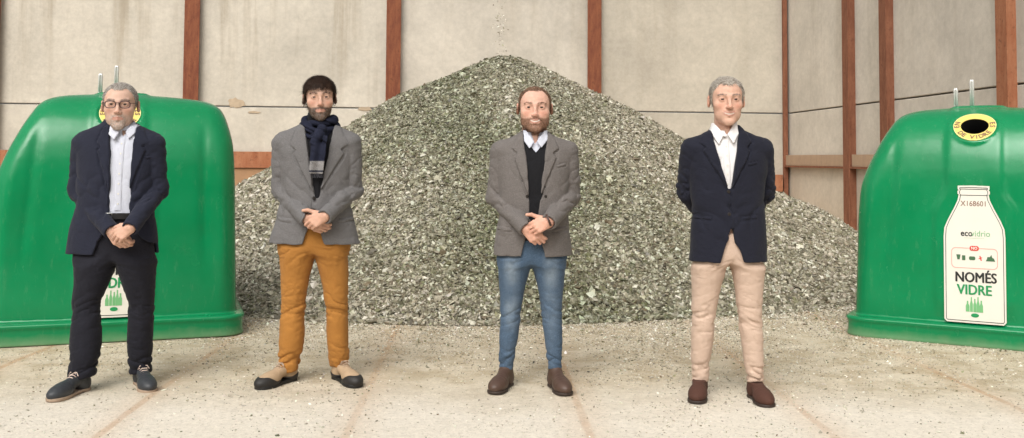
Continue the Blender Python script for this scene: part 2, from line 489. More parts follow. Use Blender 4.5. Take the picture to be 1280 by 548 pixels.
# material uses object coords: walls are built with a per-piece material seed
TONE_L = (0.575, 0.53, 0.455); TONE_R = (0.50, 0.43, 0.33)
bw = empty("concrete_wall", (BW0[0], BW0[1], 0)); bw.location = (0, 0, 0)
tag(bw, "tall stained concrete panel wall with rusted steel columns behind the heap", "wall")
cols = [hit(p, BW0, bdir) for p in (-12, 238, 490, 741, 979)]
cols = [cols[0] - 8.2, cols[0] - 4.1] + cols
ci = 0
for i in range(len(cols) - 1):
    a, b_ = cols[i], cols[i + 1]
    t = TONE_L if i < 5 else (0.50, 0.455, 0.38)
    if i == 4: t = (0.56, 0.515, 0.445)
    for (z0, z1, sd) in ((-0.3, 2.372, 3.1), (2.40, 5.15, 0.0), (5.18, 7.4, 5.0)):
        m = mat_concrete("cast_concrete", t, seed=i * 4.3 + sd, streak=1.25 if i < 4 else 0.5)
        # object coordinates start at the piece's centre: shift z so that grime is by height
        o = wall_piece("concrete_panel", BW0, bdir, a + 0.004, b_ - 0.004 + (0.9 if i == len(cols) - 2 else 0), z0, z1, 0, 0.24, m, bw, bev=0.012)
        for n in m.node_tree.nodes:
            if n.type == 'SEPXYZ':
                ad = N(m.node_tree, "ShaderNodeVectorMath", operation='ADD'); ad.inputs[1].default_value = (0, 0, (z0 + z1) / 2)
                src = n.inputs[0].links[0].from_socket; m.node_tree.links.new(src, ad.inputs[0]); m.node_tree.links.new(ad.outputs[0], n.inputs[0])
        ci += 1
for i, s in enumerate(cols):
    w = 0.155 if i < len(cols) - 1 else 0.05
    mt = M_RUST if i < 6 else M_RUST2
    # H-section column: front flange, web, set proud of the panels
    wall_piece("steel_column", BW0, bdir, s - w, s + w, -0.2, 7.4, 0.16, 0.022, mt, bw, bev=0.003)
    wall_piece("column_web", BW0, bdir, s - 0.01, s + 0.01, -0.2, 7.4, 0.136, 0.13, mt, bw, bev=0)
# rusty ground beam between the columns
for i in range(len(cols) - 1):
    if i < 4:
        wall_piece("ground_beam", BW0, bdir, cols[i] + 0.16, cols[i + 1] - 0.16, 1.10, 1.44, 0.12, 0.10, M_RUSTO, bw)
        wall_piece("stained_kicker", BW0, bdir, cols[i] + 0.16, cols[i + 1] - 0.16, -0.2, 1.09, 0.07, 0.055,
                   simple("brown_stained_concrete", (0.34, 0.20, 0.11), 0.95, var=0.35, vscale=3), bw)
    else:
        wall_piece("ground_beam", BW0, bdir, cols[i] + 0.16, cols[i + 1] - 0.06, 0.62, 1.0, 0.12, 0.10, M_RUSTO, bw)
# broken patches at the horizontal joint
def patch(px, py, w, h, D):
    p = on_depth(px, py, D)
    nrm = np.array([bdir[1], -bdir[0]])
    mb = MB(); n = 22; pts = []
    rs = np.random.default_rng(int(px))
    for k in range(n):
        a = 2 * math.pi * k / n; r = 1 + rs.uniform(-0.22, 0.2)
        pts.append((w * r * math.cos(a), h * r * math.sin(a) * (1.0 if math.sin(a) > 0 else 0.6)))
    ang = math.atan2(bdir[1], bdir[0])
    s = (np.array([p[0], p[1]]) - BW0) @ bdir; q = BW0 + bdir * s + nrm * 0.003
    M = Matrix.Translation((q[0], q[1], p[2])) @ Matrix.Rotation(ang, 4, 'Z') @ Matrix.Rotation(math.radians(90), 4, 'X')
    mb.prism(pts, 0.012, M)
    return mb.build("repair_patch", simple("broken_concrete", (0.42, 0.33, 0.235), 0.95, var=0.35, vscale=9, bstr=0.8, bscale=12), bw, bevel=0.006)
patch(297, 131, 0.19, 0.13, 21); patch(456, 137, 0.15, 0.055, 21.3); patch(318, 141, 0.12, 0.03, 21)

rw = empty("concrete_wall", (0, 0, 0))
tag(rw, "concrete side wall on the right with four rusted posts and a dusty steel rail", "wall")
rc = [0.0] + [hit(p, BW1, rdir) for p in (1067, 1115, 1267)]
rc.append(rc[-1] + 4.2)
edges = [rc[0] - 0.02, rc[1], rc[2], rc[3], rc[4], rc[4] + 4.2, rc[4] + 8.4]
for i in range(len(edges) - 1):
    a, b_ = edges[i], edges[i + 1]
    for (z0, z1, sd) in ((-0.3, 2.372, 1.7), (2.40, 5.15, 9.0), (5.18, 7.4, 6.0)):
        m = mat_concrete("cast_concrete", (0.58, 0.535, 0.465), seed=20 + i * 3.7 + sd, streak=0.6)
        o = wall_piece("concrete_panel", BW1, rdir, a + 0.004, b_ - 0.004, z0, z1, 0, 0.24, m, rw, bev=0.012)
        for n in m.node_tree.nodes:
            if n.type == 'SEPXYZ':
                ad = N(m.node_tree, "ShaderNodeVectorMath", operation='ADD'); ad.inputs[1].default_value = (0, 0, (z0 + z1) / 2)
                src = n.inputs[0].links[0].from_socket; m.node_tree.links.new(src, ad.inputs[0]); m.node_tree.links.new(ad.outputs[0], n.inputs[0])
for i, s in enumerate(rc[1:]):
    # posts stand out from the wall, so their yard-side flange faces the camera
    mt = (M_RUST2, M_RUST2, M_RUSTO, M_RUST)[i]
    dep = (0.13, 0.13, 0.13, 0.13)[i]
    wall_piece("steel_post", BW1, rdir, s - 0.12, s + 0.12, -0.2, 7.4, dep, dep + 0.01, mt, rw, bev=0.006)
    wall_piece("post_flange", BW1, rdir, s - 0.14, s + 0.14, -0.2, 7.4, dep + 0.02, 0.018, mt, rw, bev=0.003)
_b = [rc[0] + 0.12, rc[1] - 0.15, rc[1] + 0.15, rc[2] - 0.15, rc[2] + 0.15, rc[3] - 0.15, rc[3] + 0.15, rc[4] - 0.15]
for i in range(0, 8, 2):
    wall_piece("steel_rail", BW1, rdir, _b[i], _b[i + 1], 1.21, 1.44, 0.10, 0.08, M_RUSTD, rw, bev=0.004)
    wall_piece("rail_lip", BW1, rdir, _b[i], _b[i + 1], 1.17, 1.207, 0.14, 0.12, M_RUST2, rw, bev=0.003)

# ---------------- heap of crushed glass
PC = np.array([-0.10, 13.4]); PR = 5.28
def heap_h(x, y):
    r = np.sqrt((x - PC[0]) ** 2 + (y - PC[1]) ** 2)
    a = np.arctan2(y - PC[1], x - PC[0])
    q = np.clip(r / PR, 0, 1) ** 2
    R = PR + q * (0.10 * np.sin(3 * a + 0.6) + 0.07 * np.sin(7 * a + 1.0) + 0.04 * np.sin(15 * a))
    e = 0.36
    s = 0.553
    h = s * (R - np.sqrt(r * r + e * e))
    # slight concave run-out and erosion gullies
    h = h + 0.05 * np.sin(9 * a + 2 * np.sin(r)) * np.clip(r / PR, 0, 1) * np.clip((R - r), 0, 1)
    h = h + 0.05 * vnoise(x * 1.3, y * 1.3, 0 * x + 4) * np.clip(R - r, 0, 1)
    k = 0.05
    return np.where(h > 4 * k, h, k * np.log1p(np.exp(np.clip(h / k, -30, 30)))) - 0.015
def chips(P, Nrm, size, col, rng, flat=0.35):
    """angular flakes: 6 points (squashed octahedra with jitter), 8 triangles"""
    n = len(P)
    base = np.array([[1, 0, 0], [0.1, 1, 0], [-1, 0.1, 0], [0, -1, 0.1], [0, 0, 1], [0, 0, -1]], float)
    B = base[None] + rng.uniform(-0.38, 0.38, (n, 6, 3))
    B[:, :, 2] *= flat; B[:, :, 1] *= rng.uniform(0.5, 1.0, (n, 1))
    # random rotation, mostly lying on the slope
    up = Nrm + rng.normal(0, 0.55, (n, 3)); up /= np.linalg.norm(up, axis=1, keepdims=True)
    t = rng.normal(0, 1, (n, 3)); t -= (t * up).sum(1, keepdims=True) * up; t /= np.linalg.norm(t, axis=1, keepdims=True)
    w = np.cross(up, t)
    V = (B[:, :, 0:1] * t[:, None] + B[:, :, 1:2] * w[:, None] + B[:, :, 2:3] * up[:, None]) * size[:, None, None] + P[:, None]
    tri = np.array([[0, 1, 4], [1, 2, 4], [2, 3, 4], [3, 0, 4], [1, 0, 5], [2, 1, 5], [3, 2, 5], [0, 3, 5]])
    Fc = (tri[None] + (np.arange(n) * 6)[:, None, None]).reshape(-1, 3)
    return V.reshape(-1, 3), Fc, np.repeat(col, 6, axis=0)
PAL = np.array([[0.50, 0.455, 0.37], [0.37, 0.33, 0.255], [0.255, 0.23, 0.165], [0.15, 0.135, 0.08], [0.10, 0.105, 0.05],
                [0.165, 0.17, 0.075], [0.06, 0.05, 0.03], [0.78, 0.75, 0.66], [0.15, 0.10, 0.05], [0.26, 0.25, 0.14]])
def pick(n, rng, wts):
    c = PAL[rng.choice(len(PAL), n, p=np.array(wts) / sum(wts))]
    return np.clip(c * rng.uniform(0.75, 1.2, (n, 1)) * rng.uniform(0.95, 1.05, (n, 3)), 0, 0.9)
hx = np.linspace(-6.4, 6.4, 190); hy = np.linspace(7.2, 19.6, 180)
HX, HY = np.meshgrid(hx, hy, indexing='ij'); HZ = heap_h(HX, HY)
inside = np.sqrt((HX - PC[0]) ** 2 + (HY - PC[1]) ** 2) < 5.30
idx = np.arange(HX.size).reshape(HX.shape)
HF = np.stack([idx[:-1, :-1], idx[1:, :-1], idx[1:, 1:], idx[:-1, 1:]], -1).reshape(-1, 4)
HF = HF[inside.ravel()[HF].all(1)]
V1 = np.stack([HX, HY, HZ], -1).reshape(-1, 3)
C1 = np.tile(np.array([[0.14, 0.12, 0.08]]), (len(V1), 1))
rg = np.random.default_rng(3)
NCH = 470000
# only the side towards the yard and a bit beyond the crest carries loose flakes
r_ = PR * 1.07 * np.sqrt(rg.random(NCH * 2)); a_ = rg.random(NCH * 2) * 2 * math.pi
cx_, cy_ = PC[0] + r_ * np.cos(a_), PC[1] + r_ * np.sin(a_)
kp = (cy_ < PC[1] + 0.9) | (r_ < 1.2); cx_, cy_ = cx_[kp][:NCH], cy_[kp][:NCH]; NCH = len(cx_)
e = 0.02; cz_ = heap_h(cx_, cy_)
nx_ = -(heap_h(cx_ + e, cy_) - cz_) / e; ny_ = -(heap_h(cx_, cy_ + e) - cz_) / e
Nn = np.stack([nx_, ny_, np.ones_like(nx_)], 1); Nn /= np.linalg.norm(Nn, axis=1, keepdims=True)
sz = rg.gamma(2.2, 0.0044, len(cx_)) + 0.0040
sz = np.minimum(sz, 0.048)
top = (heap_h(cx_, cy_) > 0.0) & (r_[kp][:NCH] < PR * 1.04)
P_ = np.stack([cx_, cy_, cz_ + sz * 0.25], 1)[top]; Nn = Nn[top]; sz = sz[top]
cc = pick(len(P_), rg, [19, 21, 15, 13, 7, 5, 8, 12, 4, 4])
# greener and darker down the middle of the heap, dustier and paler to the sides
dark = np.clip(1 - np.abs(P_[:, 0] + 0.3 * (P_[:, 1] - 10)) / 1.9 + 0.45 * vnoise(P_[:, 0] * 1.2, P_[:, 2] * 1.5, P_[:, 1]), 0, 1)
dust = np.array([0.56, 0.51, 0.41])
cc = cc * np.array([0.80, 0.80, 0.765]) * (1 - 0.42 * dark[:, None] * np.array([1.0, 0.85, 1.1])) + (1 - dark[:, None]) * 0.16 * (dust - cc)
V2, F2, C2 = chips(P_, Nn, sz, cc, rg)
Vall = np.concatenate([V1, V2]); Call = np.concatenate([C1, C2])
HFt = np.concatenate([HF[:, [0, 1, 2]], HF[:, [0, 2, 3]]])
M_SHARD = attr_mat("crushed_glass", 0.38, spec=0.5)
heap = obj("crushed_glass_heap", np_mesh("crushed_glass_heap", Vall, np.concatenate([HFt, F2 + len(V1)]), smooth=False, color=Call), M_SHARD)
tag(heap, "big conical heap of crushed green and clear glass against the concrete wall", "glass heap", kind="stuff")

# loose fragments spread over the ground, thick near the heap, thin near the camera
NS = 220000
sx_ = rg.uniform(-5.6, 6.6, NS * 2); sy_ = 4.2 + 6.2 * rg.random(NS * 2) ** 0.8
edge = np.sqrt((sx_ - PC[0]) ** 2 + (sy_ - PC[1]) ** 2) - PR
pr = 1.5 * np.exp(-np.clip(edge, 0, 9) / 0.9) + 0.08 + 0.22 * np.clip(vnoise(sx_ * 0.9, sy_ * 0.9, 0 * sx_ + 9), 0, 1)
pr *= 0.35 + 0.65 * np.clip((vnoise(sx_ * 2.3, sy_ * 2.3, 0 * sx_ + 2) + 0.7), 0, 1)
kp = (rg.random(NS * 2) < pr) & (edge > -0.3)
sx_, sy_, edge = sx_[kp][:NS], sy_[kp][:NS], edge[kp][:NS]
ss = np.minimum(0.0020 + rg.gamma(2.0, 0.0014, len(sx_)) * (1 + 0.9 * np.exp(-edge / 0.35)), 0.03)
Ps = np.stack([sx_, sy_, gz(sx_, sy_) + ss * 0.2], 1)
cs = pick(len(Ps), rg, [28, 24, 12, 5, 2, 2, 2, 16, 2, 3])
V3, F3, C3 = chips(Ps, np.tile([[0, 0, 1.0]], (len(Ps), 1)), ss, cs, rg)
lit = obj("scattered_glass_fragments", np_mesh("scattered_glass_fragments", V3, F3, smooth=False, color=C3), M_SHARD)
tag(lit, "small glass fragments scattered over the dusty ground around the heap", "glass fragments", kind="stuff")

# glass pouring onto the top of the heap
nf = 520
u = rg.random(nf); zf = 2.74 + 2.8 * u
xf = -0.15 + 0.02 * (zf - 2.7) * -1 + rg.normal(0, 0.055, nf); yf = PC[1] + rg.normal(0, 0.06, nf)
sf = rg.gamma(3, 0.0022, nf) + 0.003
V4, F4, C4 = chips(np.stack([xf, yf, zf], 1), rg.normal(0, 1, (nf, 3)), sf, pick(nf, rg, [24, 22, 14, 6, 3, 4, 2, 16, 3, 6]), rg)
fl = obj("falling_glass", np_mesh("falling_glass", V4, F4, smooth=False, color=C4), M_SHARD)
tag(fl, "thin stream of glass fragments falling onto the top of the heap", "falling glass", kind="stuff")

# unseen dark wall added behind the camera for the shiny containers to mirror
ow = empty("concrete_wall", (0, 0, 0))
tag(ow, "unseen plain dark concrete wall added behind the camera for the containers to mirror", "wall")
for i in range(8):
    mb = MB(); mb.box((0, 0, 0), (2.98, 0.15, 3.0)); o = mb.build("concrete_panel", mat_concrete("mirrored_wall_concrete", (0.22, 0.20, 0.17), seed=60 + i), ow, bevel=0.01); o.location = (-21 + 6 * i, -9.0, 3.0)
# ================================================================== GLASS CONTAINERS
def mat_bin():
    m, nt, b = new_mat("green_moulded_plastic"); v = coords(nt)
    c = mix(nt, ramp(nt, noise(nt, v, 2.2, 5, 0.6), [(0.35, 0.0), (0.7, 1.0)]), (0.001, 0.185, 0.063), (0.002, 0.215, 0.077))
    ms = N(nt, "ShaderNodeMapping"); ms.inputs["Scale"].default_value = (5, 5, 1.2); nt.links.new(v, ms.inputs[0])
    sc = ramp(nt, noise(nt, ms.outputs[0], 6, 8, 0.75), [(0.56, 0.0), (0.70, 1.0)])
    c = mix(nt, math_n(nt, 'MULTIPLY', sc, 0.09), c, (0.30, 0.45, 0.30))
    # dust on the foot
    sep = N(nt, "ShaderNodeSeparateXYZ"); nt.links.new(v, sep.inputs[0])
    low = ramp(nt, math_n(nt, 'ADD', sep.outputs[2], math_n(nt, 'MULTIPLY', noise(nt, v, 9, 5), 0.08)), [(0.03, 1.0), (0.12, 0.0)])
    c = mix(nt, math_n(nt, 'MULTIPLY', low, 0.35), c, (0.42, 0.40, 0.27))
    nt.links.new(c, b.inputs["Base Color"])
    rgh = ramp(nt, noise(nt, v, 7, 6), [(0.3, 0.17), (0.75, 0.30)])
    nt.links.new(rgh, b.inputs["Roughness"]); b.inputs["Specular IOR Level"].default_value = 0.42
    bump(nt, b, noise(nt, v, 2.6, 3), 0.30, 0.02)
    return m
M_BIN = mat_bin()
M_WHITE = simple("white_vinyl", (0.71, 0.685, 0.61), 0.45, var=0.04)
M_LINE = simple("dark_outline_print", (0.03, 0.035, 0.03), 0.4)
M_TXTK = simple("black_print", (0.018, 0.02, 0.018), 0.4)
M_TXTG = simple("green_print", (0.012, 0.26, 0.085), 0.4)
M_TXTB = simple("brown_print", (0.22, 0.12, 0.08), 0.5)
M_TXTLG = simple("pale_green_print", (0.16, 0.42, 0.18), 0.5)
M_DKG = simple("dark_green_print", (0.05, 0.13, 0.06), 0.5)
M_RED = simple("red_print", (0.62, 0.05, 0.04), 0.4)
M_PINK = simple("pink_outline_print", (0.68, 0.28, 0.24), 0.4)
M_YEL = simple("yellow_vinyl", (0.74, 0.60, 0.16), 0.4, var=0.1, vscale=14)
M_YELB = simple("pale_yellow_vinyl", (0.80, 0.70, 0.32), 0.4)
M_RUB = simple("black_rubber", (0.008, 0.008, 0.008), 0.6)
M_GALV = simple("galvanised_steel", (0.72, 0.72, 0.70), 0.35, metal=0.5, var=0.12, vscale=30)

ZB = 1.80
ZK = np.array([0.00, 0.18, 0.60, 1.00, 1.18, 1.32, 1.44, 1.55, 1.64, 1.71, 1.76, 1.80])
WL = np.array([0.865, 0.858, 0.845, 0.832, 0.812, 0.765, 0.712, 0.660, 0.612, 0.570, 0.52, 0.43])
WR = np.array([0.865, 0.858, 0.848, 0.838, 0.832, 0.825, 0.812, 0.785, 0.755, 0.715, 0.66, 0.57])
FF = np.array([0.560, 0.552, 0.534, 0.516, 0.506, 0.492, 0.468, 0.425, 0.365, 0.290, 0.20, 0.10])
FB = np.array([0.560, 0.555, 0.545, 0.530, 0.522, 0.510, 0.490, 0.455, 0.400, 0.330, 0.24, 0.14])
OPZ, OPY = 1.64, -0.425
def front_y(z): return -float(interp_s(np.array([z]), ZK, FF)[0])
def bin_field(h=0.0115):
    xs = axis((-0.96, 0.96, h)); ys = axis((-0.66, 0.66, h)); zs = axis((-0.03, 1.9, h))
    f = Field(xs, ys, zs)
    x, y, z = f.XYZ()
    zz = zs.astype(float)
    wl = interp_s(zz, ZK, WL)[None, None]; wr = interp_s(zz, ZK, WR)[None, None]
    ff = interp_s(zz, ZK, FF)[None, None]; fb = interp_s(zz, ZK, FB)[None, None]
    cx = (wr - wl) / 2; hx_ = (wr + wl) / 2; cy = (fb - ff) / 2; hy_ = (fb + ff) / 2
    r = 0.135
    # front face bows very slightly; side flutes near the front corners
    qx = np.abs(x - cx) - hx_ + r; qy = np.abs(y - cy + 0.05 * (x / 0.85) ** 2 * (y < 0) * -1) - hy_ + r
    d = np.sqrt(np.maximum(qx, 0) ** 2 + np.maximum(qy, 0) ** 2) + np.minimum(np.maximum(qx, qy), 0) - r
    ztop = ZB - 0.035 * (x / 0.55) ** 2
    d = smax(d, z - ztop, 0.07)
    # shallow flutes down the two front corners (left one reads as a slanted facet)
    for sx, w0, tilt in ((-1, 0.56, 0.16), (1, 0.60, 0.05)):
        xl = sx * (w0 + tilt * (1.3 - z) * 0.5)
        g = np.exp(-((x - xl) / 0.035) ** 2) * np.clip((z - 0.45) / 0.3, 0, 1) * np.clip((1.60 - z) / 0.2, 0, 1) * (y < 0)
        d = d + 0.012 * g
        g2 = np.exp(-((x - sx * (w0 + 0.13 + tilt * (1.3 - z) * 0.5)) / 0.05) ** 2) * np.clip((1.45 - z) / 0.4, 0, 1) * np.clip((z - 0.25) / 0.3, 0, 1) * (y < 0)
        d = d - 0.010 * g2
    # raised centre panel, widening below the mouth like shoulders of a bottle
    pw = 0.185 + 0.085 * (1 / (1 + np.exp((z - 1.07) / 0.035)))
    edge_ = np.abs(x) - pw
    pan = 1 / (1 + np.exp(edge_ / 0.008))
    d = d - 0.016 * pan * (y < 0.1) * np.clip((z - 0.2) / 0.12, 0, 1)
    rim = np.exp(-((edge_ - 0.016) / 0.011) ** 2) * np.clip(1 - np.abs(z - 1.08) / 0.16, 0, 1) * (y < 0)
    d = d - 0.010 * rim
    # foot: plinth with a lip
    qx = np.abs(x) - 0.905 + 0.16; qy = np.abs(y) - 0.60 + 0.16
    dp = np.sqrt(np.maximum(qx, 0) ** 2 + np.maximum(qy, 0) ** 2) + np.minimum(np.maximum(qx, qy), 0) - 0.16
    lip = 0.012 * np.exp(-((z - 0.135) / 0.018) ** 2) + 0.006 * np.exp(-((z - 0.01) / 0.02) ** 2)
    dp = smax(dp - lip, z - 0.155, 0.02)
    d = smin(d, dp, 0.015)
    d = np.maximum(d, -z)
    f.D = d.astype(np.float32)
    # mouth
    return f
# the mouth looks out and up: local frame on the brow
_t = math.radians(38)
def brow_frame():
    return Matrix.Translation((0, 0, 0))
_bf = bin_field()
# find the brow surface at x=0 near OPZ
def surf_y(fld, xx, zz_):
    i = int(np.searchsorted(fld.xs, xx)); k = int(np.searchsorted(fld.zs, zz_))
    col = fld.D[i, :, k]; j = int(np.argmax(col < 0)); a, b_ = col[j - 1], col[j]
    return float(fld.ys[j - 1] + (fld.ys[j] - fld.ys[j - 1]) * a / (a - b_))
ya, yb_ = surf_y(_bf, 0, OPZ - 0.09), surf_y(_bf, 0, OPZ + 0.09)
BT = 0.95 * math.atan2(yb_ - ya, 0.18)                     # lean back of the brow
BC = Vector((0, (ya + yb_) / 2 - 0.012, OPZ))
# local frame: X right, Y up along the brow, Z out of it
M_BROW = Matrix.Translation(BC) @ Matrix.Rotation(math.radians(90) - BT, 4, 'X')
def cut_mouth(f, rx=0.094, ry=0.090, depth=0.30):
    Mi = np.array(M_BROW.inverted())
    def fn(x, y, z):
        u = Mi[0, 0] * x + Mi[0, 1] * y + Mi[0, 2] * z + Mi[0, 3]
        v = Mi[1, 0] * x + Mi[1, 1] * y + Mi[1, 2] * z + Mi[1, 3]
        w = Mi[2, 0] * x + Mi[2, 1] * y + Mi[2, 2] * z + Mi[2, 3]
        k0 = np.sqrt((u / rx) ** 2 + (v / np.where(v > 0, ry * 0.80, ry)) ** 2)
        return np.maximum((k0 - 1) * min(rx, ry), -w - depth)
    def pad(x, y, z):     # flattened boss under the ring
        u = Mi[0, 0] * x + Mi[0, 1] * y + Mi[0, 2] * z + Mi[0, 3]
        v = Mi[1, 0] * x + Mi[1, 1] * y + Mi[1, 2] * z + Mi[1, 3]
        w = Mi[2, 0] * x + Mi[2, 1] * y + Mi[2, 2] * z + Mi[2, 3]
        k0 = np.sqrt((u / 0.160) ** 2 + (v / np.where(v > 0, 0.140, 0.174)) ** 2)
        return smax((k0 - 1) * 0.15, np.abs(w + 0.06) - 0.063, 0.01)
    f.add(pad, (-0.2, -0.75, OPZ - 0.3), (0.2, 0.0, OPZ + 0.3), 0.02)
    def plane(x, y, z):
        u = Mi[0, 0] * x + Mi[0, 1] * y + Mi[0, 2] * z + Mi[0, 3]
        v = Mi[1, 0] * x + Mi[1, 1] * y + Mi[1, 2] * z + Mi[1, 3]
        w = Mi[2, 0] * x + Mi[2, 1] * y + Mi[2, 2] * z + Mi[2, 3]
        k0 = np.sqrt((u / 0.154) ** 2 + (v / np.where(v > 0, 0.135, 0.168)) ** 2)
        return np.maximum((k0 - 1) * 0.14, 0.001 - w)
    f.add(plane, (-0.2, -0.75, OPZ - 0.3), (0.2, 0.0, OPZ + 0.3), 0.004, op='s')
    f.add(fn, (-0.14, -0.75, OPZ - 0.35), (0.14, 0.1, OPZ + 0.3), 0.004, op='s')
cut_mouth(_bf)
BV, BF_ = _bf.mesh()
BIN_ME = np_mesh("body", BV, BF_)
del _bf
def text_mesh(s, size, bold=0.0, align='CENTER', sx=1.0):
    cu = bpy.data.curves.new("text", 'FONT'); cu.body = s; cu.size = size; cu.align_x = align; cu.align_y = 'CENTER'
    cu.offset = bold; cu.extrude = 0.0006; cu.resolution_u = 3
    o = bpy.data.objects.new("text", cu); COL.objects.link(o)
    bpy.context.view_layer.update()
    me = bpy.data.meshes.new_from_object(o.evaluated_get(bpy.context.evaluated_depsgraph_get()))
    bpy.data.objects.remove(o); bpy.data.curves.remove(cu)
    if sx != 1.0: me.transform(Matrix.Diagonal((sx, 1, 1, 1)))
    return me
# sticker plane
SZ0, SZ1 = 0.172, 1.19
yb0, yb1 = front_y(SZ0) - 0.022, front_y(SZ1) - 0.022
SA = math.atan2(yb1 - yb0, SZ1 - SZ0)
M_STK = Matrix.Translation((0, yb0, SZ0)) @ Matrix.Rotation(math.radians(90) - SA, 4, 'X') @ Matrix.Diagonal((0.95, 1.055, 1, 1))
def bottle_poly(g=0.0):
    H = 0.965
    R = [(0.0, 0.0 - g), (0.195 + g * .3, -g), (0.213 + g, 0.018 - g * .3), (0.213 + g, 0.60), (0.208 + g, 0.66), (0.185 + g, 0.715), (0.140 + g, 0.80), (0.112 + g, 0.86),
         (0.104 + g, 0.90), (0.112 + g, 0.905), (0.112 + g, 0.925), (0.104 + g, 0.93), (0.110 + g, 0.938), (0.110 + g, 0.962 + g), (0.0, 0.965 + g)]
    L = [(-x_, y_) for x_, y_ in R[1:-1]][::-1]
    return R + L
def loop_band(outer, inner, z0, z1, M):
    mb = MB(); n = len(outer); V = []
    for z in (z0, z1):
        for P in (outer, inner):
            for p in P: V.append(np.array((M @ Vector((p[0], p[1], z)))[:3]))
    Fs = []
    for i in range(n):
        j = (i + 1) % n
        Fs += [(2 * n + i, 2 * n + j, 3 * n + j, 3 * n + i), (i, j, 2 * n + j, 2 * n + i), (n + i, 3 * n + i, 3 * n + j, n + j)]
    mb.add(V, Fs); return mb
def put_text(s, size, u, v, mat, parent, name, M, bold=0.0, sx=1.0, rot=0.0, w=0.004):
    me = text_mesh(s, size, bold, sx=sx)
    me.transform(M @ Matrix.Translation((u, v, w)) @ Matrix.Rotation(rot, 4, 'Z'))
    return obj(name, me, mat, parent)
def put_bold(s, size, u, v, mat, parent, name, M, sx):
    import bmesh
    bm = bmesh.new()
    for k, (du, dv) in enumerate(((-0.0032, 0), (-0.0012, 0.0016), (0.0012, -0.0016), (0.0032, 0))):
        me = text_mesh(s, size, 0.0, sx=sx); me.transform(M @ Matrix.Translation((u + du, v + dv, 0.004 + 0.0004 * k))); bm.from_mesh(me); bpy.data.meshes.remove(me)
    me = bpy.data.meshes.new(name); bm.to_mesh(me); bm.free(); return obj(name, me, mat, parent)
def rrect(w, h, r, cu=0, cv=0, n=5):
    P = []
    for cx_, cy_, a0 in ((w - r, h - r, 0), (-w + r, h - r, 90), (-w + r, -h + r, 180), (w - r, -h + r, 270)):
        for k in range(n + 1):
            a = math.radians(a0 + 90 * k / n); P.append((cu + cx_ + r * math.cos(a), cv + cy_ + r * math.sin(a)))
    return P
def egg(r, a):
    return r * math.sin(a) * (0.80 if math.sin(a) > 0 else 1.0)
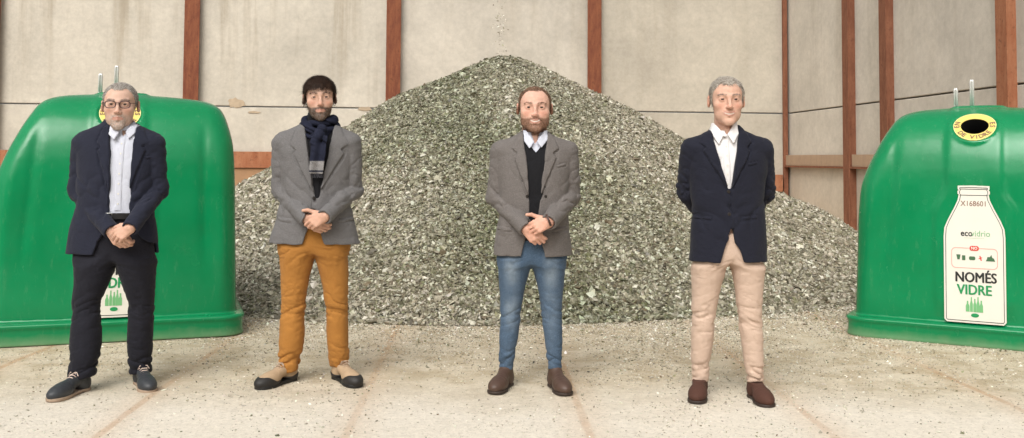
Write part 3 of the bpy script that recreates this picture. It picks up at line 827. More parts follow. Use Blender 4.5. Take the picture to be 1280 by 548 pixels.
def make_bin(label, code):
    root = empty("glass_recycling_container", (0, 0, 0))
    tag(root, label, "glass container", "green glass containers either side of the heap")
    body = obj("body", BIN_ME, None, root)
    if not BIN_ME.materials: BIN_ME.materials.append(M_BIN)
    # black liner of the mouth
    mb = MB(); n = 36; V = []; Fs = []
    for k, (w, s) in enumerate(((0.004, 0.985), (-0.10, 0.97), (-0.24, 0.93))):
        for i in range(n):
            a = 2 * math.pi * i / n; V.append(np.array((M_BROW @ Vector((0.094 * s * math.cos(a), egg(0.090, a) * s, w)))[:3]))
    for k in range(2):
        for i in range(n): Fs.append((k * n + i, (k + 1) * n + i, (k + 1) * n + (i + 1) % n, k * n + (i + 1) % n))
    Fs.append(tuple(2 * n + i for i in range(n)))
    mb.add(V, Fs); mb.build("mouth_liner", M_RUB, root, smooth=True)
    # yellow ring with lettering
    o_ = [(0.145 * math.cos(2 * math.pi * i / 48), egg(0.158, 2 * math.pi * i / 48)) for i in range(48)]
    i_ = [(0.095 * math.cos(2 * math.pi * i / 48), egg(0.091, 2 * math.pi * i / 48)) for i in range(48)]
    ring = loop_band(o_, i_, 0.0, 0.0065, M_BROW).build("mouth_ring", M_YEL, root)
    o2 = [(a * 1.0, b_ * 1.0) for a, b_ in o_]; i2 = [(a * 0.965, b_ * 0.965) for a, b_ in o_]
    loop_band(o2, i2, 0.0066, 0.0078, M_BROW).build("ring_edge", M_YELB, ring)
    mbt = []
    for word, a0, a1, dr in (("DE VIDRE", 212, 332, 1), ("EN", 196, 158, -1), ("ES", 22, -14, -1)):
        for k, ch in enumerate(word):
            if ch == ' ': continue
            an = math.radians(a0 + (k + 0.5) * (a1 - a0) / len(word))
            mbt.append((ch, 0.119 * math.cos(an), egg(0.126, an), an + dr * math.pi / 2))
    import bmesh
    for ch, u, v, r_a in mbt:
        me = text_mesh(ch, 0.050, 0.0012); me.transform(M_BROW @ Matrix.Translation((u, v, 0.0086)) @ Matrix.Rotation(r_a, 4, 'Z'))
        obj("ring_letter", me, M_TXTB, ring)
    # bottle sticker
    mb = MB(); mb.prism(bottle_poly(0.0), 0.003, M_STK); st = mb.build("bottle_sticker", M_WHITE, root)
    o_ = bottle_poly(-0.012); i_ = bottle_poly(-0.0165)
    o_ = [(x_, y_ + 0.012 if k > 0 and y_ < 0.1 else y_) for k, (x_, y_) in enumerate(o_)]
    i_ = [(x_, y_ + 0.012 if k > 0 and y_ < 0.1 else y_) for k, (x_, y_) in enumerate(i_)]
    loop_band(bottle_poly(-0.012), bottle_poly(-0.0165), 0.003, 0.0042, M_STK).build("sticker_outline", M_LINE, st)
    for v in (0.893, 0.936):
        mb = MB(); mb.prism([(-0.098, v), (0.098, v), (0.098, v + 0.0045), (-0.098, v + 0.0045)], 0.0042, M_STK)
        mb.build("neck_line", M_LINE, st)
    put_text(code, 0.052, 0, 0.835, M_TXTB, st, "code_lettering", M_STK, 0.0004, 0.95)
    put_text("eco", 0.060, -0.052, 0.625, M_TXTK, st, "logo_lettering", M_STK, 0.0012, 0.95)
    put_text("vidrio", 0.060, 0.045, 0.625, M_TXTLG, st, "logo_lettering", M_STK, 0.0, 0.95)
    put_text("······················", 0.03, 0.0, 0.592, M_TXTLG, st, "small_print", M_STK, 0.0, 0.8)
    loop_band(rrect(0.160, 0.072, 0.03, 0, 0.452), rrect(0.156, 0.068, 0.027, 0, 0.452), 0.003, 0.0044, M_STK).build("panel_outline", M_PINK, st)
    mb = MB(); mb.prism(rrect(0.032, 0.017, 0.015, 0.0, 0.522), 0.0052, M_STK); pl = mb.build("red_badge", M_RED, st)
    put_text("NO", 0.027, 0.0, 0.522, M_WHITE, pl, "badge_lettering", M_STK, 0.0008, w=0.0064)
    # crossed-out items: cup, jar, can, plant-like pile
    for pl2 in ([(-0.125, 0.475), (-0.095, 0.475), (-0.102, 0.440), (-0.118, 0.440)], [(-0.085, 0.47), (-0.062, 0.47), (-0.062, 0.436), (-0.085, 0.436)],
                rrect(0.022, 0.013, 0.01, -0.015, 0.452), [(0.078, 0.436), (0.142, 0.436), (0.134, 0.456), (0.122, 0.462), (0.117, 0.482), (0.106, 0.466), (0.090, 0.466), (0.085, 0.450)]):
        mb = MB(); mb.prism(pl2, 0.0045, M_STK); mb.build("item_icon", M_DKG, st)
    mb = MB(); mb.prism([(0.034, 0.470), (0.042, 0.472), (0.052, 0.438), (0.044, 0.436)], 0.0045, M_STK); mb.prism([(0.030, 0.448), (0.054, 0.456), (0.053, 0.462), (0.03, 0.454)], 0.0048, M_STK)
    mb.build("red_item_icon", M_RED, st)
    put_bold("NOMÉS", 0.098, 0.008, 0.315, M_TXTK, st, "slogan_lettering", M_STK, 0.88)
    put_bold("VIDRE", 0.098, -0.002, 0.228, M_TXTG, st, "slogan_lettering", M_STK, 0.90)
    mb = MB()
    for k, (u, w_, h_) in enumerate(((-0.050, 0.013, 0.075), (-0.024, 0.010, 0.102), (0.0, 0.011, 0.092), (0.022, 0.010, 0.105), (0.044, 0.012, 0.082))):
        mb.prism([(u - w_, 0.078), (u + w_, 0.078), (u + w_, 0.078 + h_ * 0.55), (u + w_ * .45, 0.078 + h_ * 0.75), (u + w_ * .4, 0.078 + h_), (u - w_ * .4, 0.078 + h_), (u - w_ * .45, 0.078 + h_ * 0.75), (u - w_, 0.078 + h_ * 0.55)], 0.0043 + 0.0002 * k, M_STK)
    mb.build("bottle_icons", M_TXTLG, st)
    mb = MB(); mb.prism([(0.028 * math.cos(a * math.pi / 8), 0.055 + 0.014 * math.sin(a * math.pi / 8)) for a in range(16)], 0.0055, M_STK); mb.build("round_mark", M_TXTG, st)
    # lifting hooks on the crown
    for (hx0, hh) in ((-0.165, 0.21), (-0.050, 0.275)):
        y0 = 0.02; zb = ZB - 0.05
        mb = MB(); r_ = 0.0085
        mb.tube([(hx0 - 0.008, y0, zb), (hx0 - 0.008, y0, zb + hh - 0.012), (hx0 - 0.004, y0, zb + hh), (hx0 + 0.004, y0, zb + hh), (hx0 + 0.008, y0, zb + hh - 0.012), (hx0 + 0.008, y0, zb)], r_, 10)
        hk = mb.build("lifting_hook", M_GALV, root, smooth=True)
        mb = MB(); mb.box((hx0, y0 + 0.01, zb + 0.050), (0.022, 0.03, 0.010)); mb.build("hook_plate", M_GALV, hk, bevel=0.004)
    mb = MB(); mb.box((0.0, 0.03, ZB - 0.012), (0.20, 0.10, 0.012)); mb.build("crown_plate", M_BIN, root, bevel=0.008)
    return root
def seat_bin(root, px_c, px_l, py_l, px_r, py_r, rz, D):
    pass
b1 = make_bin("green glass container behind the bespectacled man in the navy blazer", "X168601")
b1.rotation_euler.z = math.radians(19)
b2 = make_bin("green glass container standing alone on the right with its bottle sticker in full view", "X168601")
b2.rotation_euler.z = math.radians(-30); b2.scale = (1.0, 1.0, 0.965)
def place(root, px, pyb, extra=0.0):
    g = on_ground(px, pyb)            # middle of the foot's front edge
    rz = root.rotation_euler.z
    nrm = np.array([math.sin(rz), -math.cos(rz)])    # outward front normal
    c = g[:2] - nrm * 0.60
    root.location = (c[0], c[1], 0.0)
place(b1, 141, 428)
place(b2, 1219, 434.5)
# ================================================================== PEOPLE
def sstep(a, b, x):
    t = np.clip((x - a) / (b - a), 0, 1); return t * t * (3 - 2 * t)
def mat_fabric(name, col, var=0.12, rough=0.9, weave=420, bstr=0.25, fleck=0.0, sheen=0.05, vs=14):
    m, nt, b = new_mat(name); v = coords(nt)
    c0 = tuple(x * (1 - var) for x in col); c1 = tuple(min(1, x * (1 + var)) for x in col)
    c = mix(nt, noise(nt, v, vs, 6, 0.6), c0, c1)
    if fleck: c = mix(nt, math_n(nt, 'MULTIPLY', ramp(nt, noise(nt, v, 240, 2, 0.6), [(0.48, 0.0), (0.62, 1.0)]), fleck), c, tuple(min(1, x * 2.0 + 0.02) for x in col))
    nt.links.new(c, b.inputs["Base Color"]); b.inputs["Roughness"].default_value = rough
    b.inputs["Specular IOR Level"].default_value = 0.2
    b.inputs["Sheen Weight"].default_value = sheen; b.inputs["Sheen Roughness"].default_value = 0.5
    p = bump(nt, b, noise(nt, v, weave, 2), bstr, 0.002)
    mp = N(nt, "ShaderNodeMapping"); mp.inputs["Scale"].default_value = (1, 1, 1.6); nt.links.new(v, mp.inputs[0])
    bump(nt, b, noise(nt, mp.outputs[0], 22, 5, 0.62, 1.2), 0.40, 0.010, p)
    return m
M_SKIN = attr_mat("skin", 0.58, bstr=0.35, bscale=160, sss=0.08, spec=0.35, var=0.14)
M_HAIR = attr_mat("hair", 0.6, bstr=0.5, bscale=260, spec=0.3)
M_EYE = attr_mat("eye", 0.12, spec=0.6)

def loft(f, rows, p=2.3, k=0.0, op='u', grow=0.0, zmin=None, zmax=None, kc=0.012, disp=None):
    """rows: (z, cx, cy, rx, ry_front, ry_back)"""
    R = np.array(sorted(rows)); z0 = R[0, 0] if zmin is None else zmin; z1 = R[-1, 0] if zmax is None else zmax
    def fn(x, y, z):
        zz = z.ravel().astype(float)
        cx, cy, rx, rf, rb = [interp_s(zz, R[:, 0], R[:, i])[None, None].astype(np.float32) for i in range(1, 6)]
        rx = np.maximum(rx + grow, 0.004); rf = np.maximum(rf + grow, 0.004); rb = np.maximum(rb + grow, 0.004)
        X = x - cx; Y = y - cy
        q = (np.abs(X / rx) ** p + np.abs(Y / np.where(Y < 0, rf, rb)) ** p) ** (1 / p)
        q = np.maximum(q, 0.05)
        d = np.sqrt(X * X + Y * Y + 1e-8) * (1 - 1 / q)
        if disp is not None: d = d + disp(x, y, z)
        d = smax(d, z - z1, kc); d = smax(d, z0 - z, kc); return d
    mx = np.abs(R[:, 3]).max() + grow; my = max(R[:, 4].max(), R[:, 5].max()) + grow
    lo = (R[:, 1].min() - mx, R[:, 2].min() - my, z0); hi = (R[:, 1].max() + mx, R[:, 2].max() + my, z1)
    f.add(fn, lo, hi, k, 0.05, op)

def wrinkle(f, fx, amp, seed=0.0, band=0.03, power=3.0, lump=0.5):
    """carve fold lines near the surface; fx maps x,y,z -> noise coords; amp(x,y,z)"""
    I = np.argwhere(np.abs(f.D) < band)
    x = f.xs[I[:, 0]]; y = f.ys[I[:, 1]]; z = f.zs[I[:, 2]]
    a = amp(x, y, z)
    u, v, w = fx(x, y, z)
    n = vnoise(u + seed, v + seed * 1.3, w + seed * 0.7) * 0.72 + 0.28 * vnoise(u * 2.1 + seed, v * 2.1, w * 2.1)
    g = (1 - np.minimum(np.abs(n) * 1.6, 1)) ** power
    f.D[I[:, 0], I[:, 1], I[:, 2]] += (a * (g - lump * n)).astype(np.float32)

def hand(f, W, back, d, n, l, s=1.0, curls=((20, 30, 20),) * 4, spread=0.0, thumb=(0, 0), k=0.010):
    W = np.array(W, float); d = np.array(d, float); d /= np.linalg.norm(d)
    n = np.array(n, float); n -= (n @ d) * d; n /= np.linalg.norm(n)
    c = np.cross(d, n); l = c if c @ np.array(l, float) > 0 else -c
    def pt(a, b, e): return W + s * (a * d + b * l + e * n)
    # wrist + palm
    f.cap(W - np.array(back) * 0.075, W, 0.027 * s, 0.026 * s, 0.01)
    f.cap(W, pt(0.015, 0, 0), 0.026 * s, 0.026 * s, 0.012)
    lat = (0.031, 0.0105, -0.0105, -0.030); fw = (0.090, 0.094, 0.088, 0.078)
    for i in range(4):
        f.cap(pt(0.008, lat[i] * 0.55, 0), pt(fw[i] - 0.008, lat[i], 0.002), 0.0165 * s, 0.0118 * s, 0.012)
    f.cap(pt(0.02, 0.018, -0.008), pt(0.06, 0.022, -0.010), 0.018 * s, 0.014 * s, 0.012)
    lens = ((0.043, 0.025, 0.020), (0.047, 0.029, 0.021), (0.043, 0.027, 0.020), (0.034, 0.020, 0.018))
    for i in range(4):
        p = pt(fw[i] - 0.004, lat[i], 0.001); ang = 0.0; r = (0.0102, 0.0097, 0.0097, 0.0088)[i] * s
        sp = spread * (1.5 - i) * 0.12
        for j in range(3):
            ang += math.radians(curls[i][j])
            v = d * math.cos(ang) - n * math.sin(ang) + l * sp * math.cos(ang); v /= np.linalg.norm(v)
            q = p + v * lens[i][j] * s
            f.cap(p, q, r, r * 0.9, 0.003 if j else 0.006); p = q; r *= 0.9
    t0 = pt(0.016, 0.022, -0.004); a, b = thumb
    t1 = pt(0.050, 0.046, -0.012 - 0.010 * a); t2 = pt(0.080, 0.054 + b * 0.01, -0.016 - 0.022 * a); t3 = pt(0.105, 0.053 + b * 0.014, -0.020 - 0.036 * a)
    f.cap(t0, t1, 0.0155 * s, 0.0135 * s, 0.012); f.cap(t1, t2, 0.0125 * s, 0.0108 * s, 0.004); f.cap(t2, t3, 0.0108 * s, 0.0088 * s, 0.003)
    return pt

def head_field(c, h=0.0028):
    """sculpted head in unit coordinates, face towards -y, eyes at z = 0"""
    g = c.get('geo', {})
    f = Field(axis((-0.100, 0.100, h)), axis((-0.135, 0.125, h)), axis((-0.235, 0.125, h)), far=0.05)
    jw = g.get('jaw', 1.0); ch = g.get('chin', 0.0); fat = g.get('fat', 0.0)
    f.ell((0, 0.008, 0.022), (0.0745, 0.092, 0.079))
    f.ell((0, -0.028, 0.030), (0.062, 0.058, 0.056), 0.02)
    f.ell((0, -0.032, -0.030), (0.064 + fat, 0.053, 0.060), 0.02)
    f.ell((0, -0.033, -0.076), (0.0535 * jw + fat, 0.050, 0.042 + ch * 0.3), 0.025)
    f.ell((0, -0.075, -0.105 - ch), (0.0245 * jw, 0.0165, 0.018), 0.026)
    f.ell((0, -0.066, -0.062), (0.031, 0.0235, 0.029), 0.02)
    for s in (-1, 1):
        f.ell((s * 0.043, -0.058, -0.028), (0.021, 0.0185, 0.018), 0.02)
        f.cap((s * 0.010, -0.0865, 0.0150), (s * 0.043, -0.0745, 0.0175), 0.0070, 0.0065, 0.014)
        f.ell((s * 0.031, -0.0925, -0.002), (0.0165, 0.0078, 0.0100), 0.012, op='s')
        f.ell((s * 0.031, -0.0730, -0.001), (0.0168, 0.0142, 0.0140), 0.004)
        f.ell((s * 0.031, -0.0915, -0.0015), (0.0140, 0.0125, g.get('eye_open', 0.0048) * 1.9), 0.0015, op='s')
    # neck
    nw = g.get('neck', 0.056)
    f.cap((0, 0.022, -0.050), (0, 0.030, -0.225), nw * 0.93, nw * 1.04, 0.016)
    f.cap((0, -0.035, -0.150), (0, -0.025, -0.185), 0.014, 0.012, 0.03)
    # nose
    nl = g.get('nose', 0.0)
    f.cap((0, -0.0850, 0.010), (0, -0.1035 - nl, -0.0340), 0.0068, 0.0085, 0.012)
    f.ell((0, -0.1045 - nl, -0.0370), (0.0102, 0.0100, 0.0090), 0.008)
    for s in (-1, 1):
        f.ell((s * 0.0122, -0.0970, -0.0395), (0.0078, 0.0090, 0.0072), 0.006)
        f.ell((s * 0.0060, -0.1035, -0.0475), (0.0036, 0.0050, 0.0030), 0.002, op='s')
        f.cap((s * 0.0205, -0.0990, -0.0430), (s * 0.0330, -0.0895, -0.0660), 0.0016, 0.0010, 0.010, op='s')
    sm = g.get('smile', 0.0)
    mo = g.get('mouth_open', 0.0)
    mw = 0.0225 + 0.006 * (sm > 0.004)
    for s in (-1, 1):
        f.cap((0, -0.0915, -0.0640 + mo * 0.3), (s * mw, -0.0830, -0.0690 + sm), 0.0050, 0.0024, 0.004)
        f.cap((0, -0.0905, -0.0765 - mo), (s * mw * 0.9, -0.0830, -0.0715 + sm), 0.0058, 0.0026, 0.004)
        f.cap((0, -0.1000, -0.0702 - mo * 0.4), (s * mw, -0.0900, -0.0702 + sm), 0.0016 + mo * 0.45, 0.0012, 0.002, op='s')
    f.ell((0, -0.0935, -0.0875 - mo), (0.014, 0.004, 0.004), 0.008, op='s')
    # ears
    for s in (-1, 1):
        a = math.radians(18) * s
        Re = [[math.cos(a), -math.sin(a), 0], [math.sin(a), math.cos(a), 0], [0, 0, 1]]
        f.ell((s * 0.0815, 0.016, -0.010), (0.0085, 0.0175, 0.030), 0.006, R=Re)
        f.ell((s * 0.0895, 0.011, -0.006), (0.0070, 0.0095, 0.017), 0.003, op='s')
    return f

def hair_zl(y, front):
    return np.interp(y, [-0.09, -0.064, -0.045, -0.030, -0.012, 0.010, 0.036, 0.06, 0.1], [front, front - 0.004, front - 0.022, 0.018, -0.020, 0.012, -0.050, -0.072, -0.085])

def strands(V, Fc, n, rng, flow, length, width, cols, maskf=None, lift=0.25):
    A, B, C_ = V[Fc[:, 0]], V[Fc[:, 1]], V[Fc[:, 2]]
    nr = np.cross(B - A, C_ - A); ar = np.linalg.norm(nr, axis=1); nr /= ar[:, None] + 1e-12
    w = ar.copy()
    if maskf is not None: w = w * maskf(A)
    if w.sum() <= 0: return None
    i = rng.choice(len(Fc), n, p=w / w.sum())
    u = rng.random((n, 2)); P = A[i] + u[:, :1] * (B[i] - A[i]) + u[:, 1:] * (V[Fc[i, 3]] - A[i] if Fc.shape[1] > 3 else C_[i] - A[i]) * (1 - u[:, :1])
    Nn = nr[i]; fl = flow(P) + rng.normal(0, 0.28, (n, 3))
    fl = fl - (fl * Nn).sum(1, keepdims=True) * Nn; fl /= np.linalg.norm(fl, axis=1, keepdims=True) + 1e-9
    L = length * rng.uniform(0.6, 1.3, (n, 1))
    s = np.cross(fl, Nn); s /= np.linalg.norm(s, axis=1, keepdims=True) + 1e-9
    pts = [P - Nn * 0.001, P + fl * L * 0.5 + Nn * L * lift, P + fl * L + Nn * L * lift * rng.uniform(0.2, 1.2, (n, 1))]
    ws = [width, width * 0.8, width * 0.15]
    VV = np.stack([pts[0] - s * ws[0], pts[0] + s * ws[0], pts[1] - s * ws[1], pts[1] + s * ws[1], pts[2] - s * ws[2], pts[2] + s * ws[2]], 1).reshape(-1, 3)
    b = (np.arange(n) * 6)[:, None]
    FF_ = np.concatenate([b + np.array([[0, 1, 3, 2]]), b + np.array([[2, 3, 5, 4]])])
    cc = cols[rng.integers(0, len(cols), n)] * rng.uniform(0.8, 1.25, (n, 1))
    return VV, FF_, np.repeat(cc, 6, axis=0)

def join(parts):
    Vs, Fs, Cs = [], [], []; b = 0
    for V, F_, C_ in parts:
        Vs.append(V); Fs.append(F_ + b); Cs.append(C_); b += len(V)
    return np.concatenate(Vs), np.concatenate(Fs), np.concatenate(Cs)

def shoe(root, kind, toe, heel, ank, mats, X0, D0, cfg):
    """toe/heel are local ground points of the sole; ank the local ankle point"""
    toe = np.array(toe[:2]); heel = np.array(heel[:2]); dv = toe - heel; L = np.linalg.norm(dv); dv /= L
    Lm = cfg.get('shoe_len', 0.315)
    L = Lm; toe = heel + dv * L
    lv = np.array([-dv[1], dv[0]])
    # make the ankle sit in line
    f = Field(axis((-0.02, L + 0.02, 0.005)), axis((-0.075, 0.075, 0.005)), axis((-0.006, 0.20, 0.005)))
    hi = cfg.get('shoe_h', 0.09)
    f.ell((L - 0.060, 0, 0.034), (0.062, 0.045, 0.036)); f.ell((L - 0.105, 0, 0.040), (0.068, 0.050, 0.042), 0.03)
    f.cap((L - 0.12, 0, 0.050), (0.105, 0, 0.082), 0.034, 0.036, 0.03)
    f.ell((0.052, 0, 0.045), (0.050, 0.036, 0.055), 0.03)
    f.cap((0.070, 0, 0.05), (0.068, 0, hi), 0.037, 0.037, 0.03)
    f.add(lambda x, y, z: z - hi + 0 * x + 0 * y, (-0.1, -0.1, hi), (0.5, 0.1, 0.21), 0, 0, 'x')
    x, y, z = f.XYZ(); D = f.D
    D = smax(D, z - (hi + 0.01), 0.004); D = np.maximum(D, 0.014 - z + 0 * x)
    up = Field(f.xs, f.ys, f.zs, D)
    wrinkle(up, lambda a, b_, c_: (a * 42, b_ * 14, c_ * 20), lambda a, b_, c_: 0.0022 * np.exp(-((a - (L - 0.13)) / 0.035) ** 2) + 0.0006, 3.0)
    def put(V):
        P2 = heel[None] + V[:, 0:1] * dv[None] + V[:, 1:2] * lv[None]
        return np.concatenate([P2, V[:, 2:3]], 1)
    V, F_ = up.mesh(); so = obj("shoe", np_mesh("shoe", put(V), F_), mats['upper'], root)
    # sole
    x2, y2 = f.xs[:, None], f.ys[None]
    def circ(cx, cy, r): return np.sqrt((x2 - cx) ** 2 + (y2 - cy) ** 2) - r
    d2 = smin(smin(circ(0.046, 0, 0.037), circ(L - 0.105, 0, 0.0505), 0.02), circ(L - 0.053, 0, 0.049), 0.04)
    seg = np.clip((x2 - 0.046) / (L - 0.151), 0, 1); d2 = smin(d2, np.abs(y2) - (0.033 + 0.012 * seg) + 10 * np.maximum(0.05 - x2, 0) + 10 * np.maximum(x2 - L + 0.10, 0), 0.015)
    st = cfg.get('sole_t', 0.020)
    heelstep = 0.006 * ((x2 > 0.085) & (x2 < L * 0.5))
    ds = np.maximum(d2[:, :, None], np.maximum(z - st, heelstep[:, :, None] - z + 0.0005)).astype(np.float32)
    sf = Field(f.xs, f.ys, f.zs, ds); V, F_ = sf.mesh(); obj("sole", np_mesh("sole", put(V), F_), mats['sole'], so)
    if 'rand' in mats:
        zr = 0.038 + 0.030 * sstep(L - 0.12, L - 0.05, x) + 0.012 * sstep(0.09, 0.03, x)
        dr = smax(up.D - 0.004, z - zr, 0.003); dr = np.maximum(dr, 0.004 - z)
        V, F_ = Field(f.xs, f.ys, f.zs, dr.astype(np.float32)).mesh(); obj("rubber_rand", np_mesh("rubber_rand", put(V), F_), mats['rand'], so)
    if 'lace' in mats:
        mb = MB()
        for q in range(4):
            u = L - 0.150 - q * 0.018; zt = 0.088 + q * 0.009
            mb.tube([(u - 0.004, -0.022, zt - 0.008), (u, -0.010, zt + 0.0035), (u + 0.002, 0.010, zt + 0.0035), (u - 0.004, 0.022, zt - 0.008)], 0.0028, 6)
        for s in (-1, 1):
            u = L - 0.205
            mb.tube([(u, 0, 0.122), (u + 0.008, s * 0.020, 0.122), (u + 0.010, s * 0.032, 0.104), (u + 0.004, s * 0.018, 0.108), (u, 0, 0.118)], 0.0026, 6)
        mb.v = [tuple(p) for p in put(np.array(mb.v))]
        mb.build("shoelace", mats['lace'], so, smooth=True)
    return so

def make_person(c):
    D0 = c['D']; X0 = on_depth(c['cx'], 199, D0)[0]; O = np.array([X0, D0, 0.0])
    def P(px, py, dy=0.0): return on_depth(px, py, D0 + dy) - O
    pxm = D0 / F_PX
    rng = np.random.default_rng(c['seed'])
    # ---------------- head
    hf = head_field(c)
    HS = c['head_s']; HC = P(*c['head'], c.get('head_dy', -0.03))
    Rh = np.array(Matrix.Rotation(math.radians(c.get('roll', 0)), 3, 'Y') @ Matrix.Rotation(math.radians(c['yaw']), 3, 'Z') @ Matrix.Rotation(math.radians(c['pitch']), 3, 'X'))
    hsx = c.get('head_w', 1.0)
    def H(V): return HC + HS * ((V * np.array([hsx, 1.0, 1.0])) @ Rh.T)
    hV, hF = hf.mesh()
    x, y, z = hV.T
    base = np.array(c['skin']); col = np.tile(base, (len(hV), 1))
    def tintv(m, t): 
        nonlocal col
        m = np.clip(m, 0, 1)[:, None]; col = col * (1 - m) + np.array(t) * m
    front = sstep(-0.02, -0.06, y)
    red = np.array([min(1, base[0] * 1.02), base[1] * 0.72, base[2] * 0.66])
    tintv(0.55 * front * np.exp(-((np.abs(x) - 0.040) / 0.018) ** 2 - ((z + 0.032) / 0.018) ** 2), red)
    tintv(0.45 * front * np.exp(-(x / 0.014) ** 2 - ((z + 0.036) / 0.014) ** 2), red)
    tintv(0.5 * sstep(0.068, 0.076, np.abs(x)) * (z < 0.03), red)
    tintv(0.30 * vnoise(x * 60, y * 60, z * 60), base * 0.85)
    g = c.get('geo', {}); sm = g.get('smile', 0); mo = g.get('mouth_open', 0)
    curve = sm * (x / 0.024) ** 2
    zm = z - (-0.0702 + curve - mo * 0.35)
    lipm = front * sstep(0.030, 0.024, np.abs(x)) * sstep(0.0105 + mo, 0.0065 + mo, np.abs(zm)) * (y < -0.08)
    tintv(0.5 * lipm, c.get('lip', (0.42, 0.15, 0.12)))
    if mo: tintv(front * sstep(0.025, 0.020, np.abs(x)) * sstep(mo * 0.9 + 0.0012, mo * 0.55, np.abs(zm)), (0.70, 0.64, 0.56))
    # brows / lids a little darker skin
    tintv(0.25 * front * np.exp(-((np.abs(x) - 0.031) / 0.016) ** 2 - ((z + 0.003) / 0.010) ** 2), base * np.array([0.72, 0.55, 0.5]))
    # beard density in unit coords
    def beard_mask(x, y, z):
        bz = np.interp(y, [-0.10, -0.088, -0.07, -0.045, -0.02, 0.0, 0.012], [-0.050, -0.052, -0.056, -0.048, -0.022, 0.0, 0.01])
        m = sstep(0.004, -0.006, z - bz) * sstep(0.016, 0.004, y) * sstep(-0.150, -0.128, z)
        lipx = sstep(1.25, 0.9, np.sqrt((x / 0.024) ** 2 + ((z + 0.0705) / (0.0095 + mo)) ** 2)) * (y < -0.07)
        m = m * (1 - lipx)
        if c['beard'] == 'goatee':
            gm = sstep(0.040, 0.030, np.abs(x)) * (y < -0.04)
            m = m * np.maximum(gm, 0.25)
        return m
    if c['beard']:
        m = beard_mask(x, y, z); tintv(m * c['beard_skin'], c['beard_cols'][0])
    hair_front = c['hair_front']
    def hair_mask(x, y, z):
        zl = hair_zl(y, hair_front) + c.get('recede', 0.0) * np.exp(-((np.abs(x) - 0.035) / 0.014) ** 2) * (y < 0.0) * 1.0
        zl = zl + 0.004 * vnoise(x * 90, y * 90, z * 90)
        m = sstep(-0.004, 0.007, z - zl) * np.where(z < 0.030, sstep(0.0785, 0.0745, np.abs(x)), 1.0)
        if c.get('bald'): 
            top = sstep(0.060, 0.080, z) * sstep(0.050, 0.020, y)
            m = m * (1 - c['bald'] * top)
        # leave ears out
        m = m * (1 - 1.0 * (np.sqrt(((y - 0.016) / 0.019) ** 2 + ((z + 0.012) / 0.030) ** 2) < 1) * (np.abs(x) > 0.060))
        return m
    hm = hair_mask(x, y, z); tintv(hm * 0.75, c['hair_cols'][0])
    headp = (H(hV), hF, col)
    # ---------------- body under the clothes
    bf = Field(axis((-0.42, -0.13, 0.014), (-0.13, 0.13, 0.014), (0.13, 0.42, 0.014)), axis((-0.34, 0.34, 0.014)), axis((0.03, 1.62, 0.014)))
    torso = [(P(0, q[0])[2], P(q[1], q[0])[0], c.get('ty', 0.0), q[2] * pxm, q[3], q[4]) for q in c['torso']]
    loft(bf, torso, 2.2, grow=-0.030, zmin=0.85)
    arms = []
    for s in ('L', 'R'):
        sh, el, wr = [P(*a) for a in c['arm' + s]]
        arms.append((sh, el, wr)); bf.poly([sh, el, wr], [0.040, 0.034, 0.026], 0.02)
    legs = []
    c['ank'] = []
    for s, (toe, heel) in zip(('L', 'R'), c['feet']):
        tw = on_ground(*toe) - O; Ls = c.get('shoe_len', 0.30) - 0.068; q_ = c['leg' + s][-1]
        best = min(np.linspace(-0.25, 0.6, 341), key=lambda d_: abs(math.hypot(P(q_[1], q_[0], d_)[0] - tw[0], d_ - tw[1]) - Ls) + (10 if d_ < tw[1] else 0))
        ya_ = float(best); c['ank'].append(P(q_[1], q_[0], ya_))
        y0_, y1_ = c['leg' + s][0][0], q_[0]
        rows = []
        for q in c['leg' + s]:
            dy = ya_ * (q[0] - y0_) / (y1_ - y0_); pp = P(q[1], q[0], dy); rows.append((pp[2], pp[0], dy, q[2] * pxm, q[2] * pxm * 1.08, q[2] * pxm * 1.12))
        legs.append(rows); loft(bf, rows, 2.0, 0.03, grow=-0.022, zmin=0.16); an_ = c['ank'][-1]; bf.cap((an_[0], an_[1], 0.20), (an_[0], an_[1], 0.06), 0.034, 0.030, 0.02)
    lb = Field(bf.xs, bf.ys, bf.zs); loft(lb, torso, 2.25, grow=-0.040, zmin=0.5, zmax=1.35); arm_ = Field(bf.xs, bf.ys, bf.zs)
    for a_ in arms: arm_.poly(list(a_), [0.040, 0.034, 0.026], 0.02)
    hzb = P(0, c['hem'])[2]; bf.D = np.where((bf.zs[None, None] > hzb - 0.03) & (bf.zs[None, None] < hzb + 0.25), np.minimum(np.maximum(bf.D, lb.D), arm_.D), bf.D).astype(np.float32)
    bV, bF = bf.mesh(); bodyp = (bV, bF, np.tile(base, (len(bV), 1)))
    parts = [bodyp, headp]
    # ---------------- hands
    for hd in c['hands']:
        ar = arms[1] if hd is c['hands'][0] else arms[0]
        W = ar[2]; back = (ar[2] - ar[1]) / np.linalg.norm(ar[2] - ar[1]); R = 0.17
        ff = Field(axis((W[0] - R, W[0] + R, 0.0034)), axis((W[1] - 0.11, W[1] + 0.11, 0.0034)), axis((W[2] - 0.20, W[2] + 0.10, 0.0034)), far=0.04)
        hand(ff, W, back, hd['d'], hd['n'], hd['l'], hd.get('s', 1.06), hd['curls'], hd.get('spread', 0), hd.get('thumb', (0, 0)))
        V, F_ = ff.mesh(); cc = np.tile(base * np.array([1.0, 0.92, 0.88]), (len(V), 1))
        cc = cc * (1 + 0.10 * vnoise(V[:, 0] * 60, V[:, 1] * 60, V[:, 2] * 60))[:, None]
        parts.append((V, F_, cc))
    V, F_, C_ = join(parts)
    root = obj("person", np_mesh("person", V, F_, color=C_), M_SKIN, loc=tuple(O))
    tag(root, c['label'], "person")
